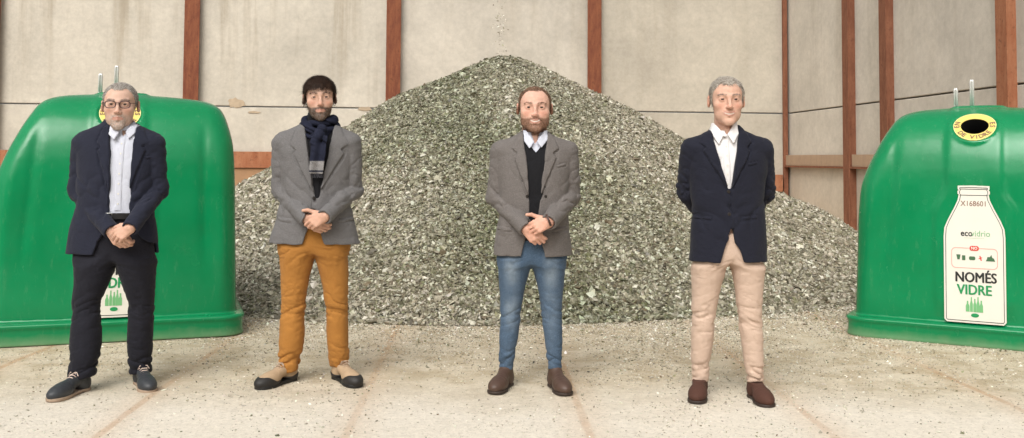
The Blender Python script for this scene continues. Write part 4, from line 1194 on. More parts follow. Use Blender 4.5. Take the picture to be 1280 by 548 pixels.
    # ---------------- eyes
    for s in (-1, 1):
        n1, n2 = 16, 24; V = []; Fq = []; cl = []
        gz_ = np.array([c.get('gaze', 0.0), -1.0, -0.05]); gz_ /= np.linalg.norm(gz_)
        u = np.cross(gz_, [0, 0, 1]); u /= np.linalg.norm(u); w = np.cross(u, gz_)
        for i in range(n1 + 1):
            th = math.pi * i / n1
            for j in range(n2):
                ph = 2 * math.pi * j / n2
                V.append(0.0117 * (math.cos(th) * gz_ + math.sin(th) * (math.cos(ph) * u + math.sin(ph) * w)) + np.array([s * 0.031, -0.0735, -0.0015]))
                cl.append((0.01, 0.01, 0.01) if th < 0.22 else (c.get('iris', (0.06, 0.03, 0.015)) if th < 0.62 else (0.42, 0.36, 0.33)))
        for i in range(n1):
            for j in range(n2): Fq.append((i * n2 + j, i * n2 + (j + 1) % n2, (i + 1) * n2 + (j + 1) % n2, (i + 1) * n2 + j))
        obj("eye", np_mesh("eye", H(np.array(V)), np.array(Fq), color=np.array(cl)), M_EYE, root)
    # ---------------- hair, brows, beard
    hx_, hy_, hz_ = hf.XYZ()
    hc = np.array(c['hair_cols'])
    th0 = c['hair_th']
    I = np.argwhere((hf.D < 0.03) & (hf.D > -0.012)); xx, yy, zz = hf.xs[I[:, 0]], hf.ys[I[:, 1]], hf.zs[I[:, 2]]
    mm = hair_mask(xx, yy, zz)
    lock = vnoise(xx * 55, yy * 40, zz * 30) * 0.5 + vnoise(xx * 120, yy * 90, zz * 60) * 0.3
    tuft = th0 * 0.72 * (0.55 + 0.45 * sstep(-0.02, 0.07, zz)) * (1 + 0.45 * lock)
    if c.get('fringe'):
        # swept locks over the forehead
        fr = sstep(-0.05, -0.075, yy) * sstep(0.054, 0.068, zz + 0.010 * np.sin(xx * 130) + 0.18 * np.abs(xx + 0.015))
        mm = np.maximum(mm, fr)
    Dh = np.full(hf.D.shape, 0.03, np.float32)
    Dh[I[:, 0], I[:, 1], I[:, 2]] = hf.D[I[:, 0], I[:, 1], I[:, 2]] - (tuft * mm - 0.004 * (1 - mm))
    Dh[hf.D <= -0.012] = 0.02
    hV2, hF2 = nets(Dh, hf.xs, hf.ys, hf.zs)
    mk2 = hair_mask(hV2[:, 0], hV2[:, 1], hV2[:, 2])
    if c.get('fringe'): mk2 = np.maximum(mk2, (hV2[:, 2] > 0.036) * (hV2[:, 1] < -0.04))
    keep = (hf_sample(hf, hV2) > -0.004) & (mk2 > 0.05); fk = keep[hF2].all(1); hF2 = hF2[fk]
    hcol = hc[rng.integers(0, len(hc), len(hV2))] * (0.85 + 0.3 * rng.random((len(hV2), 1)))
    flow = c.get('flow', lambda p: np.stack([0 * p[:, 0], 0.7 + 0 * p[:, 0], -0.5 - 6 * np.abs(p[:, 0])], 1))
    st = strands(hV2, hF2, c.get('n_hair', 5200), rng, flow, c.get('hair_len', 0.016) * 1.25, 0.00060, hc, lift=c.get('lift', 0.2))
    V, F_, C_ = join([(hV2, hF2, hcol), st]); obj("hair", np_mesh("hair", H(V), F_, color=C_), M_HAIR, root)
    bc = np.array(c['beard_cols']) if c['beard'] else hc
    if c['beard']:
        mk = lambda p: beard_mask(p[:, 0], p[:, 1], p[:, 2]) + 0.0
        bt = c['beard_th']
        st = strands(hV, hF, c['n_beard'], rng, lambda p: np.stack([0.2 * p[:, 0], -0.15 + 0 * p[:, 0], -1 + 0 * p[:, 0]], 1), bt, 0.0007, bc, maskf=mk, lift=0.35)
        obj("beard", np_mesh("beard", H(st[0]), st[1], color=st[2]), M_HAIR, root)
    def browm(p):
        ax_ = np.abs(p[:, 0]); zc = 0.0165 + 0.004 * np.sin(np.clip((ax_ - 0.014) / 0.034, 0, 1) * math.pi) + c.get('brow_dz', 0)
        return ((ax_ > 0.011) & (ax_ < 0.050) & (np.abs(p[:, 2] - zc) < c.get('brow_h', 0.0034)) & (p[:, 1] < -0.05)).astype(float)
    bw_ = c.get('brow_cols', hc); bw_ = np.array(bw_)
    for sd in (-1, 1):
      st = strands(hV, hF, c.get('n_brow', 230) // 2, rng, lambda p: np.stack([np.sign(p[:, 0]), 0.3 + 0 * p[:, 0], 0.15 + 0 * p[:, 0]], 1), 0.0055, 0.0005, bw_, maskf=lambda p: browm(p) * (p[:, 0] * sd > 0), lift=0.2)
      if st is not None: obj("eyebrow", np_mesh("eyebrow", H(st[0]), st[1], color=st[2]), M_HAIR, root)

    # ---------------- trousers
    tf = Field(axis((-0.30, 0.30, 0.0052)), axis((-0.19, 0.20, 0.006)), axis((0.05, 1.14, 0.0055)))
    for s, rows in zip(('L', 'R'), legs):
        loft(tf, rows, 2.15, 0.012, zmin=min(r[0] for r in rows), kc=0.008)
    wz = P(0, c['waist'])[2]
    px0 = P(c['crotch'][0], c['crotch'][1])
    pel = [r for r in torso if r[0] < wz + 0.12]
    hipx = c['hipx']
    rows = [(px0[2] + 0.005, px0[0], 0.005, hipx[0] * pxm * 0.93, 0.10, 0.125), (px0[2] + 0.08, px0[0], 0.0, hipx[0] * pxm, 0.118, 0.128), (wz, P(c['hipx'][1], 250)[0], -0.005, hipx[2] * pxm, 0.115, 0.11), (wz + 0.06, P(c['hipx'][1], 250)[0], -0.005, hipx[2] * pxm, 0.11, 0.11)]
    loft(tf, rows, 2.3, 0.045, zmax=wz)
    zank = legs[0][-1][0] if legs[0][-1][0] < legs[0][0][0] else legs[0][0][0]
    zan = min(r[0] for r in legs[0]); zkn = P(0, c['knee'])[2]; fa = c.get('fold', 1.0)
    # cut between the legs stays open
    wrinkle(tf, lambda x, y, z: (x * 9, y * 7, z * 26 + x * 9 * np.sign(x)), lambda x, y, z: fa * (0.0125 * np.exp(-((z - zan - 0.05) / 0.085) ** 2) + 0.0085 * np.exp(-((z - zkn) / 0.085) ** 2) + 0.0060 * np.exp(-((z - px0[2] - 0.02) / 0.06) ** 2) + 0.0012), c['seed'] * 1.7, power=4.0, lump=0.28)
    wrinkle(tf, lambda x, y, z: (x * 17 + z * 7, y * 9, z * 11 - x * 12), lambda x, y, z: 0.0020 * fa + 0 * x, c['seed'] * 2.9, power=5, lump=0.15)
    wrinkle(tf, lambda x, y, z: (x * 22, y * 15, z * 48 + x * 20), lambda x, y, z: 0.0045 * fa * np.exp(-((z - zan - 0.07) / 0.07) ** 2) + 0.003 * fa * np.exp(-((z - zkn) / 0.05) ** 2), c['seed'] * 4.3, power=4, lump=0.1)
    lim = Field(tf.xs, tf.ys, tf.zs); loft(lim, torso, 2.25, grow=-0.024, zmin=0.0, zmax=1.2); q_ = int(np.searchsorted(tf.zs, P(0, c['torso'][-1][0])[2])) + 1; lim.D[:, :, :q_] = lim.D[:, :, q_:q_ + 1]; lim.D[:, :, :int(np.searchsorted(tf.zs, P(0, c['torso'][-1][0])[2] - 0.11))] = -1
    hz0 = P(0, c['hem'])[2]; zb_ = tf.zs[None, None]; tf.D = smax(tf.D, lim.D - np.clip((hz0 - 0.004 - zb_) / 0.10, 0, 1) * 0.06, 0.006).astype(np.float32); tf.D = np.where(zb_ < hz0 - 0.11, np.minimum(tf.D, tf.D), tf.D)
    V, F_ = tf.mesh(); tr = obj("trousers", np_mesh("trousers", V, F_), c['m_trousers'], root)
    sg = []
    if c.get('belt'):
        mb = MB(); n = 40; rws = rows[2]; zc_ = P(0, c['belt'])[2]
        pts = [(rws[1] + (hipx[2] * pxm + 0.004) * math.cos(2 * math.pi * i / n), -0.005 - 0.119 * math.sin(2 * math.pi * i / n) * (1 if math.sin(2 * math.pi * i / n) > 0 else 0.96), 0) for i in range(n)]
        V = []; Fs = []
        for i, p in enumerate(pts):
            for (dz, off) in ((-0.017, 0), (0.017, 0), (0.017, 0.006), (-0.017, 0.006)):
                k_ = 1 + off / 0.12; V.append((p[0] * k_, p[1] * k_, zc_ + dz))
        for i in range(n):
            j = (i + 1) % n
            for q in range(4): Fs.append((i * 4 + q, i * 4 + (q + 1) % 4, j * 4 + (q + 1) % 4, j * 4 + q))
        mb.add(V, Fs); bl = mb.build("belt", simple("black_leather", (0.012, 0.011, 0.012), 0.4), root, smooth=False)
        bx = P(c['buckle'], 268)[0]; mb = MB()
        mb.tube([(bx - 0.026, -0.135, zc_ - 0.017), (bx + 0.026, -0.135, zc_ - 0.017), (bx + 0.026, -0.135, zc_ + 0.017), (bx - 0.026, -0.135, zc_ + 0.017)], 0.0032, 8, closed=True)
        mb.build("belt_buckle", M_GALV, bl, smooth=True)

    # ---------------- shirt / sweater
    FD = c.get('fd', -0.125)
    def Pf(px, py, dy=None):
        q = P(px, py, FD if dy is None else dy); return (q[0], q[2])
    gx0, gx1 = -0.17, 0.17
    def torso_field(grow, z0, z1, h=0.0042):
        f = Field(axis((gx0, gx1, h)), axis((-0.20, 0.14, h)), axis((z0, z1, h)))
        loft(f, torso, 2.2, grow=grow, zmin=z0 + 0.01, zmax=z1 - 0.006); return f
    ztop = P(0, c['torso'][0][0])[2]
    zcol = P(0, c['collar_top'])[2]
    neckc = H(np.array([[0, 0.022, -0.13]]))[0]
    nr_ = g.get('neck', 0.056) * HS * hsx
    def collar_band(f, grow, zt, zb, th=0.0045, tilt=0.35, open_x=0.0):
        def fn(x, y, z):
            r = np.sqrt((x - neckc[0]) ** 2 + ((y - neckc[1]) * 0.93) ** 2)
            R_ = nr_ + grow + (zt - z) * tilt
            top = zt - 0.02 * sstep(0.02, -0.06, y - neckc[1]) * 1.0
            d = np.maximum(np.abs(r - R_) - th, np.maximum(z - top, zb - z))
            if open_x: d = np.maximum(d, np.where(y < neckc[1], open_x - np.abs(x - neckc[0]) + (z - zb) * 0.35, -1))
            return d
        f.add(fn, (neckc[0] - 0.14, neckc[1] - 0.14, zb), (neckc[0] + 0.14, neckc[1] + 0.14, zt), 0.0, 0.03)
    if c.get('shirt'):
        sh_ = torso_field(-0.016, wz - 0.05 if not c.get('sweater') else wz - 0.02, ztop + 0.06)
        x, y, z = sh_.XYZ()
        base_D = sh_.D.copy()
        if c.get('neck_v'):    # open collar shows the throat
            pg = poly2d([Pf(*q) for q in c['neck_v']], x, z)
            sh_.D = np.maximum(sh_.D, -np.maximum(np.maximum(pg, y - (neckc[1] - 0.01)), -base_D - 0.03)).astype(np.float32)
        wrinkle(sh_, lambda x, y, z: (x * 16, y * 8, z * 9), lambda x, y, z: 0.0035 + 0 * x, c['seed'] * 0.9)
        collar_band(sh_, 0.004, zcol, zcol - 0.055, th=0.006, open_x=0.012)
        for pl_ in c['collar_leaf']:
            pg = poly2d([Pf(*q) for q in pl_], x, z)
            base_D2 = np.minimum(base_D, np.sqrt((x - neckc[0]) ** 2 + (y - neckc[1]) ** 2) - (nr_ + 0.006 + (zcol - z) * 0.35))
            lf = np.maximum(np.maximum(np.abs(base_D2 - 0.009) - 0.0060, pg), y - neckc[1] - 0.01)
            sh_.D = np.minimum(sh_.D, lf).astype(np.float32)
        if not c.get('sweater'):
            # placket
            pl0, pl1 = c['placket']; a, b_ = Pf(*pl0), Pf(*pl1)
            pg = poly2d([(a[0] - 0.015, a[1]), (a[0] + 0.015, a[1]), (b_[0] + 0.015, b_[1]), (b_[0] - 0.015, b_[1])], x, z)
            sh_.D = np.minimum(sh_.D, np.maximum(np.maximum(base_D - 0.003, pg), y + 0.02)).astype(np.float32)
            sh_.D = np.maximum(sh_.D, P(0, c['shirt_bottom'])[2] - z).astype(np.float32)
        V, F_ = sh_.mesh(); shirt = obj("shirt", np_mesh("shirt", V, F_), c['m_shirt'], root)
        if not c.get('sweater') and not c.get('no_buttons'):
            for q in range(7):
                mb = MB()
                t = (q + 0.6) / 7.3; px_ = pl0[0] + (pl1[0] - pl0[0]) * t; py_ = pl0[1] + (pl1[1] - pl0[1]) * t
                w_ = Pf(px_, py_); k = int(np.searchsorted(sh_.zs, w_[1])); i = int(np.searchsorted(sh_.xs, w_[0]))
                colD = sh_.D[i, :, min(k, len(sh_.zs) - 1)]; j = int(np.argmax(colD < 0)); yy_ = sh_.ys[j]
                if py_ > c['shirt_bottom'] - 4: continue
                mb.tube([(w_[0], yy_ - 0.006, w_[1]), (w_[0], yy_ + 0.004, w_[1])], 0.0046, 10)
                mb.build("shirt_button", M_WHITE, shirt, smooth=False)
    if c.get('sweater'):
        sw = torso_field(-0.008, wz - 0.06, ztop + 0.02)
        x, y, z = sw.XYZ(); pg = poly2d([Pf(*q) for q in c['sweater_v']], x, z)
        b0 = sw.D.copy()
        rib = np.maximum(np.maximum(np.abs(pg) - 0.010, b0 - 0.004), y)
        sw.D = np.minimum(sw.D, rib)
        sw.D = np.maximum(sw.D, -np.maximum(pg, y - 0.02)).astype(np.float32)
        sw.D = np.maximum(sw.D, z - P(0, c['sweater_v'][0][1] + 4)[2]).astype(np.float32)
        wrinkle(sw, lambda x, y, z: (x * 12, y * 8, z * 12), lambda x, y, z: 0.004 + 0 * x, 5.5)
        V, F_ = sw.mesh(); obj("sweater", np_mesh("sweater", V, F_), c['m_sweater'], root)

    # ---------------- jacket
    hemz = P(0, c['hem'])[2]
    jf = Field(axis((-0.36, 0.36, 0.0048)), axis((-0.32, 0.30, 0.0062)), axis((hemz - 0.05, ztop + 0.05, 0.0048)))
    loft(jf, torso, 2.25, zmin=hemz, zmax=ztop, kc=0.003)
    x, y, z = jf.XYZ()
    tor = jf.D.copy()
    zsh = arms[0][0][2]
    # hollow skirt of the jacket
    inner = Field(jf.xs, jf.ys, jf.zs); loft(inner, torso, 2.25, grow=-0.020, zmin=hemz - 0.1, zmax=hemz + 0.05)
    # lapels raised on the chest
    for lp in c['lapels']:
        pg = poly2d([Pf(*q) for q in lp], x, z)
        pg = pg + 0 * y
        raised = np.maximum(np.maximum(tor - 0.010, pg), y + 0.01)
        jf.D = np.minimum(jf.D, raised)
        # shadow gap along the outer edge
        jf.D = np.maximum(jf.D, -np.maximum(np.maximum(np.abs(pg - 0.004) - 0.0028, -(tor + 0.006)), y + 0.01)).astype(np.float32)
    for pk in c.get('pockets', []):
        pg = poly2d([Pf(*q) for q in pk], x, z)
        jf.D = np.minimum(jf.D, np.maximum(np.maximum(tor - 0.0035, pg), y + 0.0))
        jf.D = np.maximum(jf.D, -np.maximum(np.maximum(np.abs(pg - 0.003) - 0.0026, -(tor + 0.004)), y)).astype(np.float32)
    jf.D = np.maximum(jf.D, -inner.D).astype(np.float32)
    hemcurve = None
    for op_ in c['openings']:
        op_ = [(a_, b_ + 30) if b_ > c['hem'] - 0.5 else (a_, b_) for a_, b_ in op_]
        pg = poly2d([Pf(*q) for q in op_], x, z)
        jf.D = smax(jf.D, -np.maximum(pg, y - 0.01), 0.004).astype(np.float32)
    # centre edge line where the jacket is buttoned
    if c.get('edge'):
        a, b_ = [Pf(*q) for q in c['edge']]
        pg = poly2d([(a[0] - 0.0022, a[1]), (a[0] + 0.0022, a[1]), (b_[0] + 0.0022, b_[1]), (b_[0] - 0.0022, b_[1])], x, z)
        jf.D = np.maximum(jf.D, -np.maximum(np.maximum(pg, -(tor + 0.005)), y)).astype(np.float32)
    amp_t = lambda x, y, z: 0.0036 + 0.0056 * np.exp(-((z - (wz + 0.10)) / 0.12) ** 2)
    wrinkle(jf, lambda x, y, z: (x * 7 + z * 5 * np.sign(x), y * 6, z * 10 - np.abs(x) * 9), amp_t, c['seed'] * 1.1, power=2.6)
    sf = Field(jf.xs, jf.ys, jf.zs)
    sr = c.get('sleeve_r', (0.068, 0.060, 0.047))
    for (sh, el, wr), s in zip(arms, (-1, 1)):
        w2 = wr + (wr - el) / np.linalg.norm(wr - el) * 0.004
        sf.cap(sh, el, sr[0], sr[1], 0.0, sy=1.05)
        sf.cap(el, w2, sr[1], sr[2], 0.02, sy=1.0)
        # flat cuff end
        dv = (wr - el) / np.linalg.norm(wr - el)
        q = sf.sl(w2 - 0.11, w2 + 0.11); X_, Y_, Z_ = sf.XYZ(q)
        sf.D[q] = smax(sf.D[q], (X_ - w2[0]) * dv[0] + (Y_ - w2[1]) * dv[1] + (Z_ - w2[2]) * dv[2] - 0.012, 0.006)
        def bore(X, Y, Z, w2=w2, dv=dv):
            px, py, pz = X - w2[0], Y - w2[1], Z - w2[2]; t = px * dv[0] + py * dv[1] + pz * dv[2]
            return np.maximum(np.sqrt(np.maximum(px * px + py * py + pz * pz - t * t, 0)) - (sr[2] - 0.013), -t - 0.035)
        sf.add(bore, w2 - 0.06, w2 + 0.06, 0.0, 0.03, 's')
    el_z = arms[0][1][2]
    def cuffm(x, y, z):
        r = np.minimum(*[np.sqrt((x - a_[2][0]) ** 2 + (y - a_[2][1]) ** 2 + (z - a_[2][2]) ** 2) for a_ in arms]); return sstep(0.05, 0.09, r)
    wrinkle(sf, lambda x, y, z: (x * 10 + z * 12 * np.sign(x), y * 9, z * 17 - x * 14 * np.sign(x)), lambda x, y, z: (0.0050 + 0.0072 * np.exp(-((z - el_z) / 0.075) ** 2)) * cuffm(x, y, z), c['seed'] * 3.1, power=2.6, lump=0.30)
    d_arm = sf.D
    kk = (0.004 + 0.041 * sstep(zsh - 0.07, zsh + 0.02, z)).astype(np.float32)
    h_ = np.maximum(kk - np.abs(jf.D - d_arm), 0) / kk
    jf.D = (np.minimum(jf.D, d_arm) - h_ * h_ * kk * 0.25).astype(np.float32)
    # jacket collar standing round the neck
    def jcol(x, y, z):
        r = np.sqrt((x - neckc[0]) ** 2 + ((y - neckc[1]) * 0.9) ** 2)
        zt = zcol - 0.012 - 0.05 * sstep(0.02, -0.07, y - neckc[1])
        R_ = nr_ + 0.016 + (zcol - z) * 0.55
        d = np.maximum(np.abs(r - R_) - 0.006, np.maximum(z - zt, ztop - 0.05 - z))
        return np.maximum(d, np.where(y < neckc[1] - 0.02, 0.062 - np.abs(x - neckc[0]), -1))
    jf.add(jcol, (neckc[0] - 0.15, neckc[1] - 0.15, ztop - 0.05), (neckc[0] + 0.15, neckc[1] + 0.15, zcol), 0.008, 0.03)
    V, F_ = jf.mesh(); jk = obj("jacket", np_mesh("jacket", V, F_), c['m_jacket'], root)
    for bt_ in c.get('buttons', []):
        w_ = Pf(*bt_); i = int(np.searchsorted(jf.xs, w_[0])); k = int(np.searchsorted(jf.zs, w_[1])); j = int(np.argmax(jf.D[i, :, k] < 0)); yy_ = jf.ys[j]
        mb = MB(); mb.tube([(w_[0], yy_ - 0.008, w_[1]), (w_[0], yy_ - 0.005, w_[1]), (w_[0], yy_ + 0.004, w_[1])], [0.007, 0.0098, 0.0098], 14)
        mb.build("button", c['m_button'], jk)
    # shirt cuffs or a strap at the wrist
    if c.get('strap'):
        pass
    # ---------------- shoes
    for toe, heel in c['feet']:
        an = c['ank'].pop(0); t = (on_ground(*toe) - O)[:2]; dv = t - an[:2]; dv /= np.linalg.norm(dv); h_ = an[:2] - dv * 0.068
        shoe(root, 'shoe', t, h_, None, c['m_shoes'], X0, D0, c)
    return root, P, H, neckc, nr_

def hf_sample(hf, V):
    i = np.clip(np.searchsorted(hf.xs, V[:, 0]), 0, len(hf.xs) - 1); j = np.clip(np.searchsorted(hf.ys, V[:, 1]), 0, len(hf.ys) - 1); k = np.clip(np.searchsorted(hf.zs, V[:, 2]), 0, len(hf.zs) - 1)
    return hf.D[i, j, k]

SKIN = (0.60, 0.345, 0.235)
GREY = [(0.36, 0.33, 0.30), (0.28, 0.25, 0.22), (0.46, 0.43, 0.39), (0.17, 0.14, 0.12)]
M_NAVY = mat_fabric("navy_wool", (0.017, 0.019, 0.033), 0.2, sheen=0.05)
M_BLK = mat_fabric("charcoal_denim", (0.013, 0.013, 0.019), 0.25)
M_LSHIRT = mat_fabric("pale_blue_cotton", (0.56, 0.58, 0.66), 0.04, rough=0.8, weave=500, bstr=0.1)
M_WSHIRT = mat_fabric("white_cotton", (0.72, 0.70, 0.70), 0.03, rough=0.8, weave=500, bstr=0.1)
M_GREYJ = mat_fabric("grey_wool", (0.130, 0.125, 0.126), 0.14, fleck=0.25)
M_GREYB = mat_fabric("brownish_grey_wool", (0.130, 0.117, 0.111), 0.14, fleck=0.28)
M_MUST = mat_fabric("mustard_cotton", (0.37, 0.165, 0.038), 0.18, vs=10)
M_BEIGE = mat_fabric("pinkish_beige_cotton", (0.55, 0.41, 0.325), 0.06, vs=8)
M_DNAVY = mat_fabric("dark_blue_corduroy", (0.013, 0.014, 0.024), 0.2, sheen=0.05)
M_KNIT = mat_fabric("black_knit", (0.010, 0.010, 0.012), 0.2)
def mat_jeans():
    m = mat_fabric("blue_denim", (0.055, 0.090, 0.142), 0.22, fleck=0.45, vs=5); nt = m.node_tree; b = nt.nodes["Principled BSDF"]
    src = b.inputs["Base Color"].links[0].from_socket
    v = coords(nt); sep = N(nt, "ShaderNodeSeparateXYZ"); nt.links.new(v, sep.inputs[0])
    # worn, paler thighs and knees
    zf = ramp(nt, sep.outputs[2], [(0.30, 0.15), (0.48, 0.75), (0.56, 0.3), (0.72, 0.9), (0.84, 0.1)])
    ax_ = math_n(nt, 'ABSOLUTE', math_n(nt, 'SUBTRACT', math_n(nt, 'ABSOLUTE', math_n(nt, 'ADD', sep.outputs[0], 0.012)), 0.112))
    zf = math_n(nt, 'MULTIPLY', zf, ramp(nt, ax_, [(0.012, 1.25), (0.055, 0.0)]))
    f = math_n(nt, 'MULTIPLY', zf, ramp(nt, noise(nt, v, 9, 5), [(0.35, 0.2), (0.65, 1.0)]))
    nt.links.new(mix(nt, math_n(nt, 'MULTIPLY', f, 0.6), src, (0.30, 0.36, 0.41)), b.inputs["Base Color"]); return m
M_JEANS = mat_jeans()
def leather(name, col, rough=0.5, var=0.2): return simple(name, col, rough, var=var, vscale=30, bstr=0.3, bscale=90)
M_BTN = simple("dark_button", (0.02, 0.016, 0.014), 0.35)

# hands folded in front: the upper hand comes from the right of the picture, the other lies under it
def clasp(top, low, dtop=(-0.86, -0.03, -0.46), dlow=(0.62, -0.02, -0.76), th=(0, 0), s=0.99, dy=-0.245):
    return [dict(w=(*top, dy), d=dtop, n=(-0.05, -1, 0.25), l=(-0.3, 0, 1), curls=((28, 48, 30), (34, 50, 30), (38, 50, 30), (42, 48, 30)), thumb=th, s=s),
            dict(w=(*low, dy + 0.050), d=dlow, n=(0.0, -1, -0.1), l=(0.5, 0, 1), curls=((30, 50, 30), (32, 52, 30), (34, 52, 30), (36, 50, 30)), thumb=(1, -2), s=s)]
def torso_rows(c0, y0, tip_y, hws, cxs, ys, fronts, back=0.115):
    pass

P1 = dict(cx=147, D=5.75, seed=3, label="bespectacled man with grey goatee in navy blazer, pale shirt and dark trousers",
    head=(150.5, 130.5), head_s=1.17, head_w=1.02, yaw=14, pitch=2, roll=0, head_dy=-0.03, skin=(0.64, 0.42, 0.325), gaze=0.1,
    geo=dict(jaw=1.05, chin=0.004, fat=0.002, neck=0.058, smile=0.0008, eye_open=0.0028),
    beard='goatee', beard_skin=0.30, beard_cols=[(0.34, 0.29, 0.25), (0.50, 0.47, 0.43), (0.24, 0.19, 0.16), (0.60, 0.57, 0.53)], beard_th=0.005, n_beard=1500,
    hair_front=0.066, recede=0.020, hair_cols=GREY, hair_th=0.0045, hair_len=0.009, lift=0.35, n_hair=9000, brow_cols=[(0.16, 0.12, 0.10), (0.24, 0.2, 0.17)],
    torso=[(149, 149, 16, 0.075, 0.075), (154, 149, 22, 0.085, 0.085), (159, 149, 33, 0.095, 0.095), (164, 148, 43, 0.10, 0.10), (170, 148, 49, 0.108, 0.105), (182, 147, 51, 0.122, 0.112), (202, 147, 50, 0.132, 0.115), (228, 146, 48, 0.136, 0.112), (256, 144, 48, 0.136, 0.110), (286, 142, 53, 0.138, 0.118), (317, 141, 57, 0.138, 0.122)],
    armL=[(105, 181, 0.0), (98, 240, 0.03), (138, 288, -0.185)], armR=[(192, 181, 0.0), (197, 238, 0.03), (164, 284, -0.225)],
    hands=clasp((161, 283), (133, 287), dtop=(-0.80, -0.04, -0.52), dlow=(0.60, -0.03, -0.62)),
    legL=[(300, 121, 27), (330, 119, 25), (352, 115, 20.5), (379, 108, 17), (400, 108, 17), (420, 107.5, 18), (445, 106, 17.5), (472, 102, 15.5)],
    legR=[(300, 168, 27), (330, 170, 24), (352, 173, 20), (379, 176, 16), (400, 176, 15.5), (420, 175, 15.5), (445, 175, 15), (466, 176, 14)],
    waist=262, crotch=(145, 326), hipx=(49, 144, 44), knee=385, collar_top=151,
    belt=268, buckle=146, shirt=True, m_shirt=M_LSHIRT, shirt_bottom=267, neck_v=[(143, 140), (148, 165), (150, 170), (153, 165), (159, 140)],
    collar_leaf=[[(135, 150), (138, 152), (147, 165), (142, 175), (134, 168)], [(164, 150), (161, 152), (153, 165), (158, 174), (165, 166)]], placket=((150, 172), (146, 264)),
    hem=316, openings=[[(133, 140), (134, 162), (137, 190), (138, 225), (137, 262), (132, 287), (122, 303), (104, 322), (196, 322), (187, 309), (172, 297), (164, 281), (158, 262), (161, 225), (163, 190), (165, 162), (166, 140)]],
    lapels=[[(134, 154), (126, 160), (119, 178), (125, 184), (121, 189), (137, 248), (139, 222), (137, 190)], [(165, 154), (173, 159), (180, 177), (174, 183), (178, 188), (158, 248), (160, 222), (163, 190)]],
    pockets=[[(178, 196), (190, 194), (190, 197), (178, 199)]], m_jacket=M_NAVY, m_trousers=M_BLK, m_button=M_BTN, fd=-0.13,
    feet=[((61, 504), (112, 486)), ((188, 493), (172, 477))], shoe_len=0.335,
    m_shoes=dict(upper=leather("slate_grey_leather", (0.032, 0.036, 0.042)), sole=simple("tan_rubber", (0.34, 0.25, 0.18), 0.8), lace=simple("cream_lace", (0.62, 0.50, 0.43), 0.9)))
P2 = dict(cx=396, D=5.9, seed=5, label="dark-haired bearded man in grey jacket with navy scarf and mustard trousers",
    head=(399.5, 121.5), head_s=1.13, head_w=1.0, yaw=13, pitch=3, roll=-2, head_dy=-0.03, skin=(0.60, 0.38, 0.285), gaze=0.05,
    geo=dict(jaw=0.98, chin=0.0, neck=0.056, smile=0.002, eye_open=0.0024, nose=0.002),
    beard='full', beard_skin=0.72, beard_cols=[(0.085, 0.055, 0.038), (0.13, 0.10, 0.08), (0.26, 0.235, 0.21), (0.05, 0.03, 0.02)], beard_th=0.007, n_beard=3400,
    hair_front=0.052, fringe=True, hair_cols=[(0.035, 0.018, 0.011), (0.055, 0.028, 0.016), (0.022, 0.012, 0.008)], hair_th=0.0145, hair_len=0.026, lift=0.10, n_hair=11000,
    flow=lambda p: np.stack([-0.35 + 3 * p[:, 0], np.where(p[:, 1] < -0.0, -0.5, 0.3), -0.5 - 7 * np.abs(p[:, 0])], 1), brow_cols=[(0.03, 0.015, 0.01)], brow_h=0.0040,
    torso=[(149, 397, 16, 0.075, 0.075), (154, 397, 24, 0.085, 0.085), (159, 397, 34, 0.095, 0.095), (164, 396, 42, 0.10, 0.10), (170, 396, 47, 0.108, 0.105), (182, 396, 49, 0.122, 0.112), (202, 396, 47, 0.130, 0.112), (228, 396, 44, 0.130, 0.108), (250, 395, 44, 0.130, 0.106), (276, 394, 50, 0.136, 0.115), (303, 393, 57, 0.138, 0.120)],
    armL=[(354, 180, 0.0), (351, 238, 0.035), (384, 274, -0.19)], armR=[(438, 180, 0.0), (441, 237, 0.03), (407, 270, -0.225)],
    hands=clasp((405, 267), (380, 272), dtop=(-0.84, -0.04, -0.40), dlow=(0.6, -0.03, -0.35), th=(-1, 2)),
    legL=[(296, 373, 24), (318, 372, 22.5), (345, 369, 18), (378, 367, 15.5), (400, 365.5, 15.5), (425, 364.5, 15.5), (448, 362, 14.5), (464, 361, 13.5)],
    legR=[(296, 413, 24), (318, 414, 21), (345, 418, 17.5), (378, 420.5, 15), (400, 421.5, 14), (425, 422, 13.5), (445, 423.5, 13), (459, 424, 12.5)],
    waist=268, crotch=(393, 318), hipx=(44, 393, 42), knee=382, fold=1.25, collar_top=150,
    shirt=True, m_shirt=M_KNIT, shirt_bottom=268, no_buttons=True, collar_leaf=[], placket=((396, 190), (395, 260)),
    hem=302, openings=[[(377, 140), (381, 165), (386, 195), (391, 225), (394, 246), (397, 246), (403, 225), (409, 195), (413, 165), (417, 140)], [(391, 262), (388, 282), (382, 293), (370, 306), (412, 306), (401, 293), (396, 282), (394, 262)]],
    lapels=[[(378, 152), (369, 160), (362, 182), (369, 188), (366, 193), (393, 245), (390, 222), (385, 190)], [(416, 152), (424, 160), (432, 181), (425, 187), (429, 192), (397, 245), (403, 222), (410, 190)]],
    pockets=[[(344, 272), (364, 274), (364, 279), (344, 277)], [(422, 274), (442, 272), (442, 277), (422, 279)]], edge=((395, 246), (392, 270)), buttons=[(392, 248)],
    m_jacket=M_GREYJ, m_trousers=M_MUST, m_button=M_BTN, fd=-0.13,
    feet=[((321, 489), (374, 477)), ((448, 486), (416, 475))], shoe_len=0.345, sole_t=0.022,
    m_shoes=dict(upper=leather("tan_suede", (0.42, 0.30, 0.19), 0.9), sole=M_RUB, rand=simple("black_rubber_rand", (0.018, 0.016, 0.015), 0.6), lace=simple("tan_lace", (0.45, 0.33, 0.24), 0.9)))
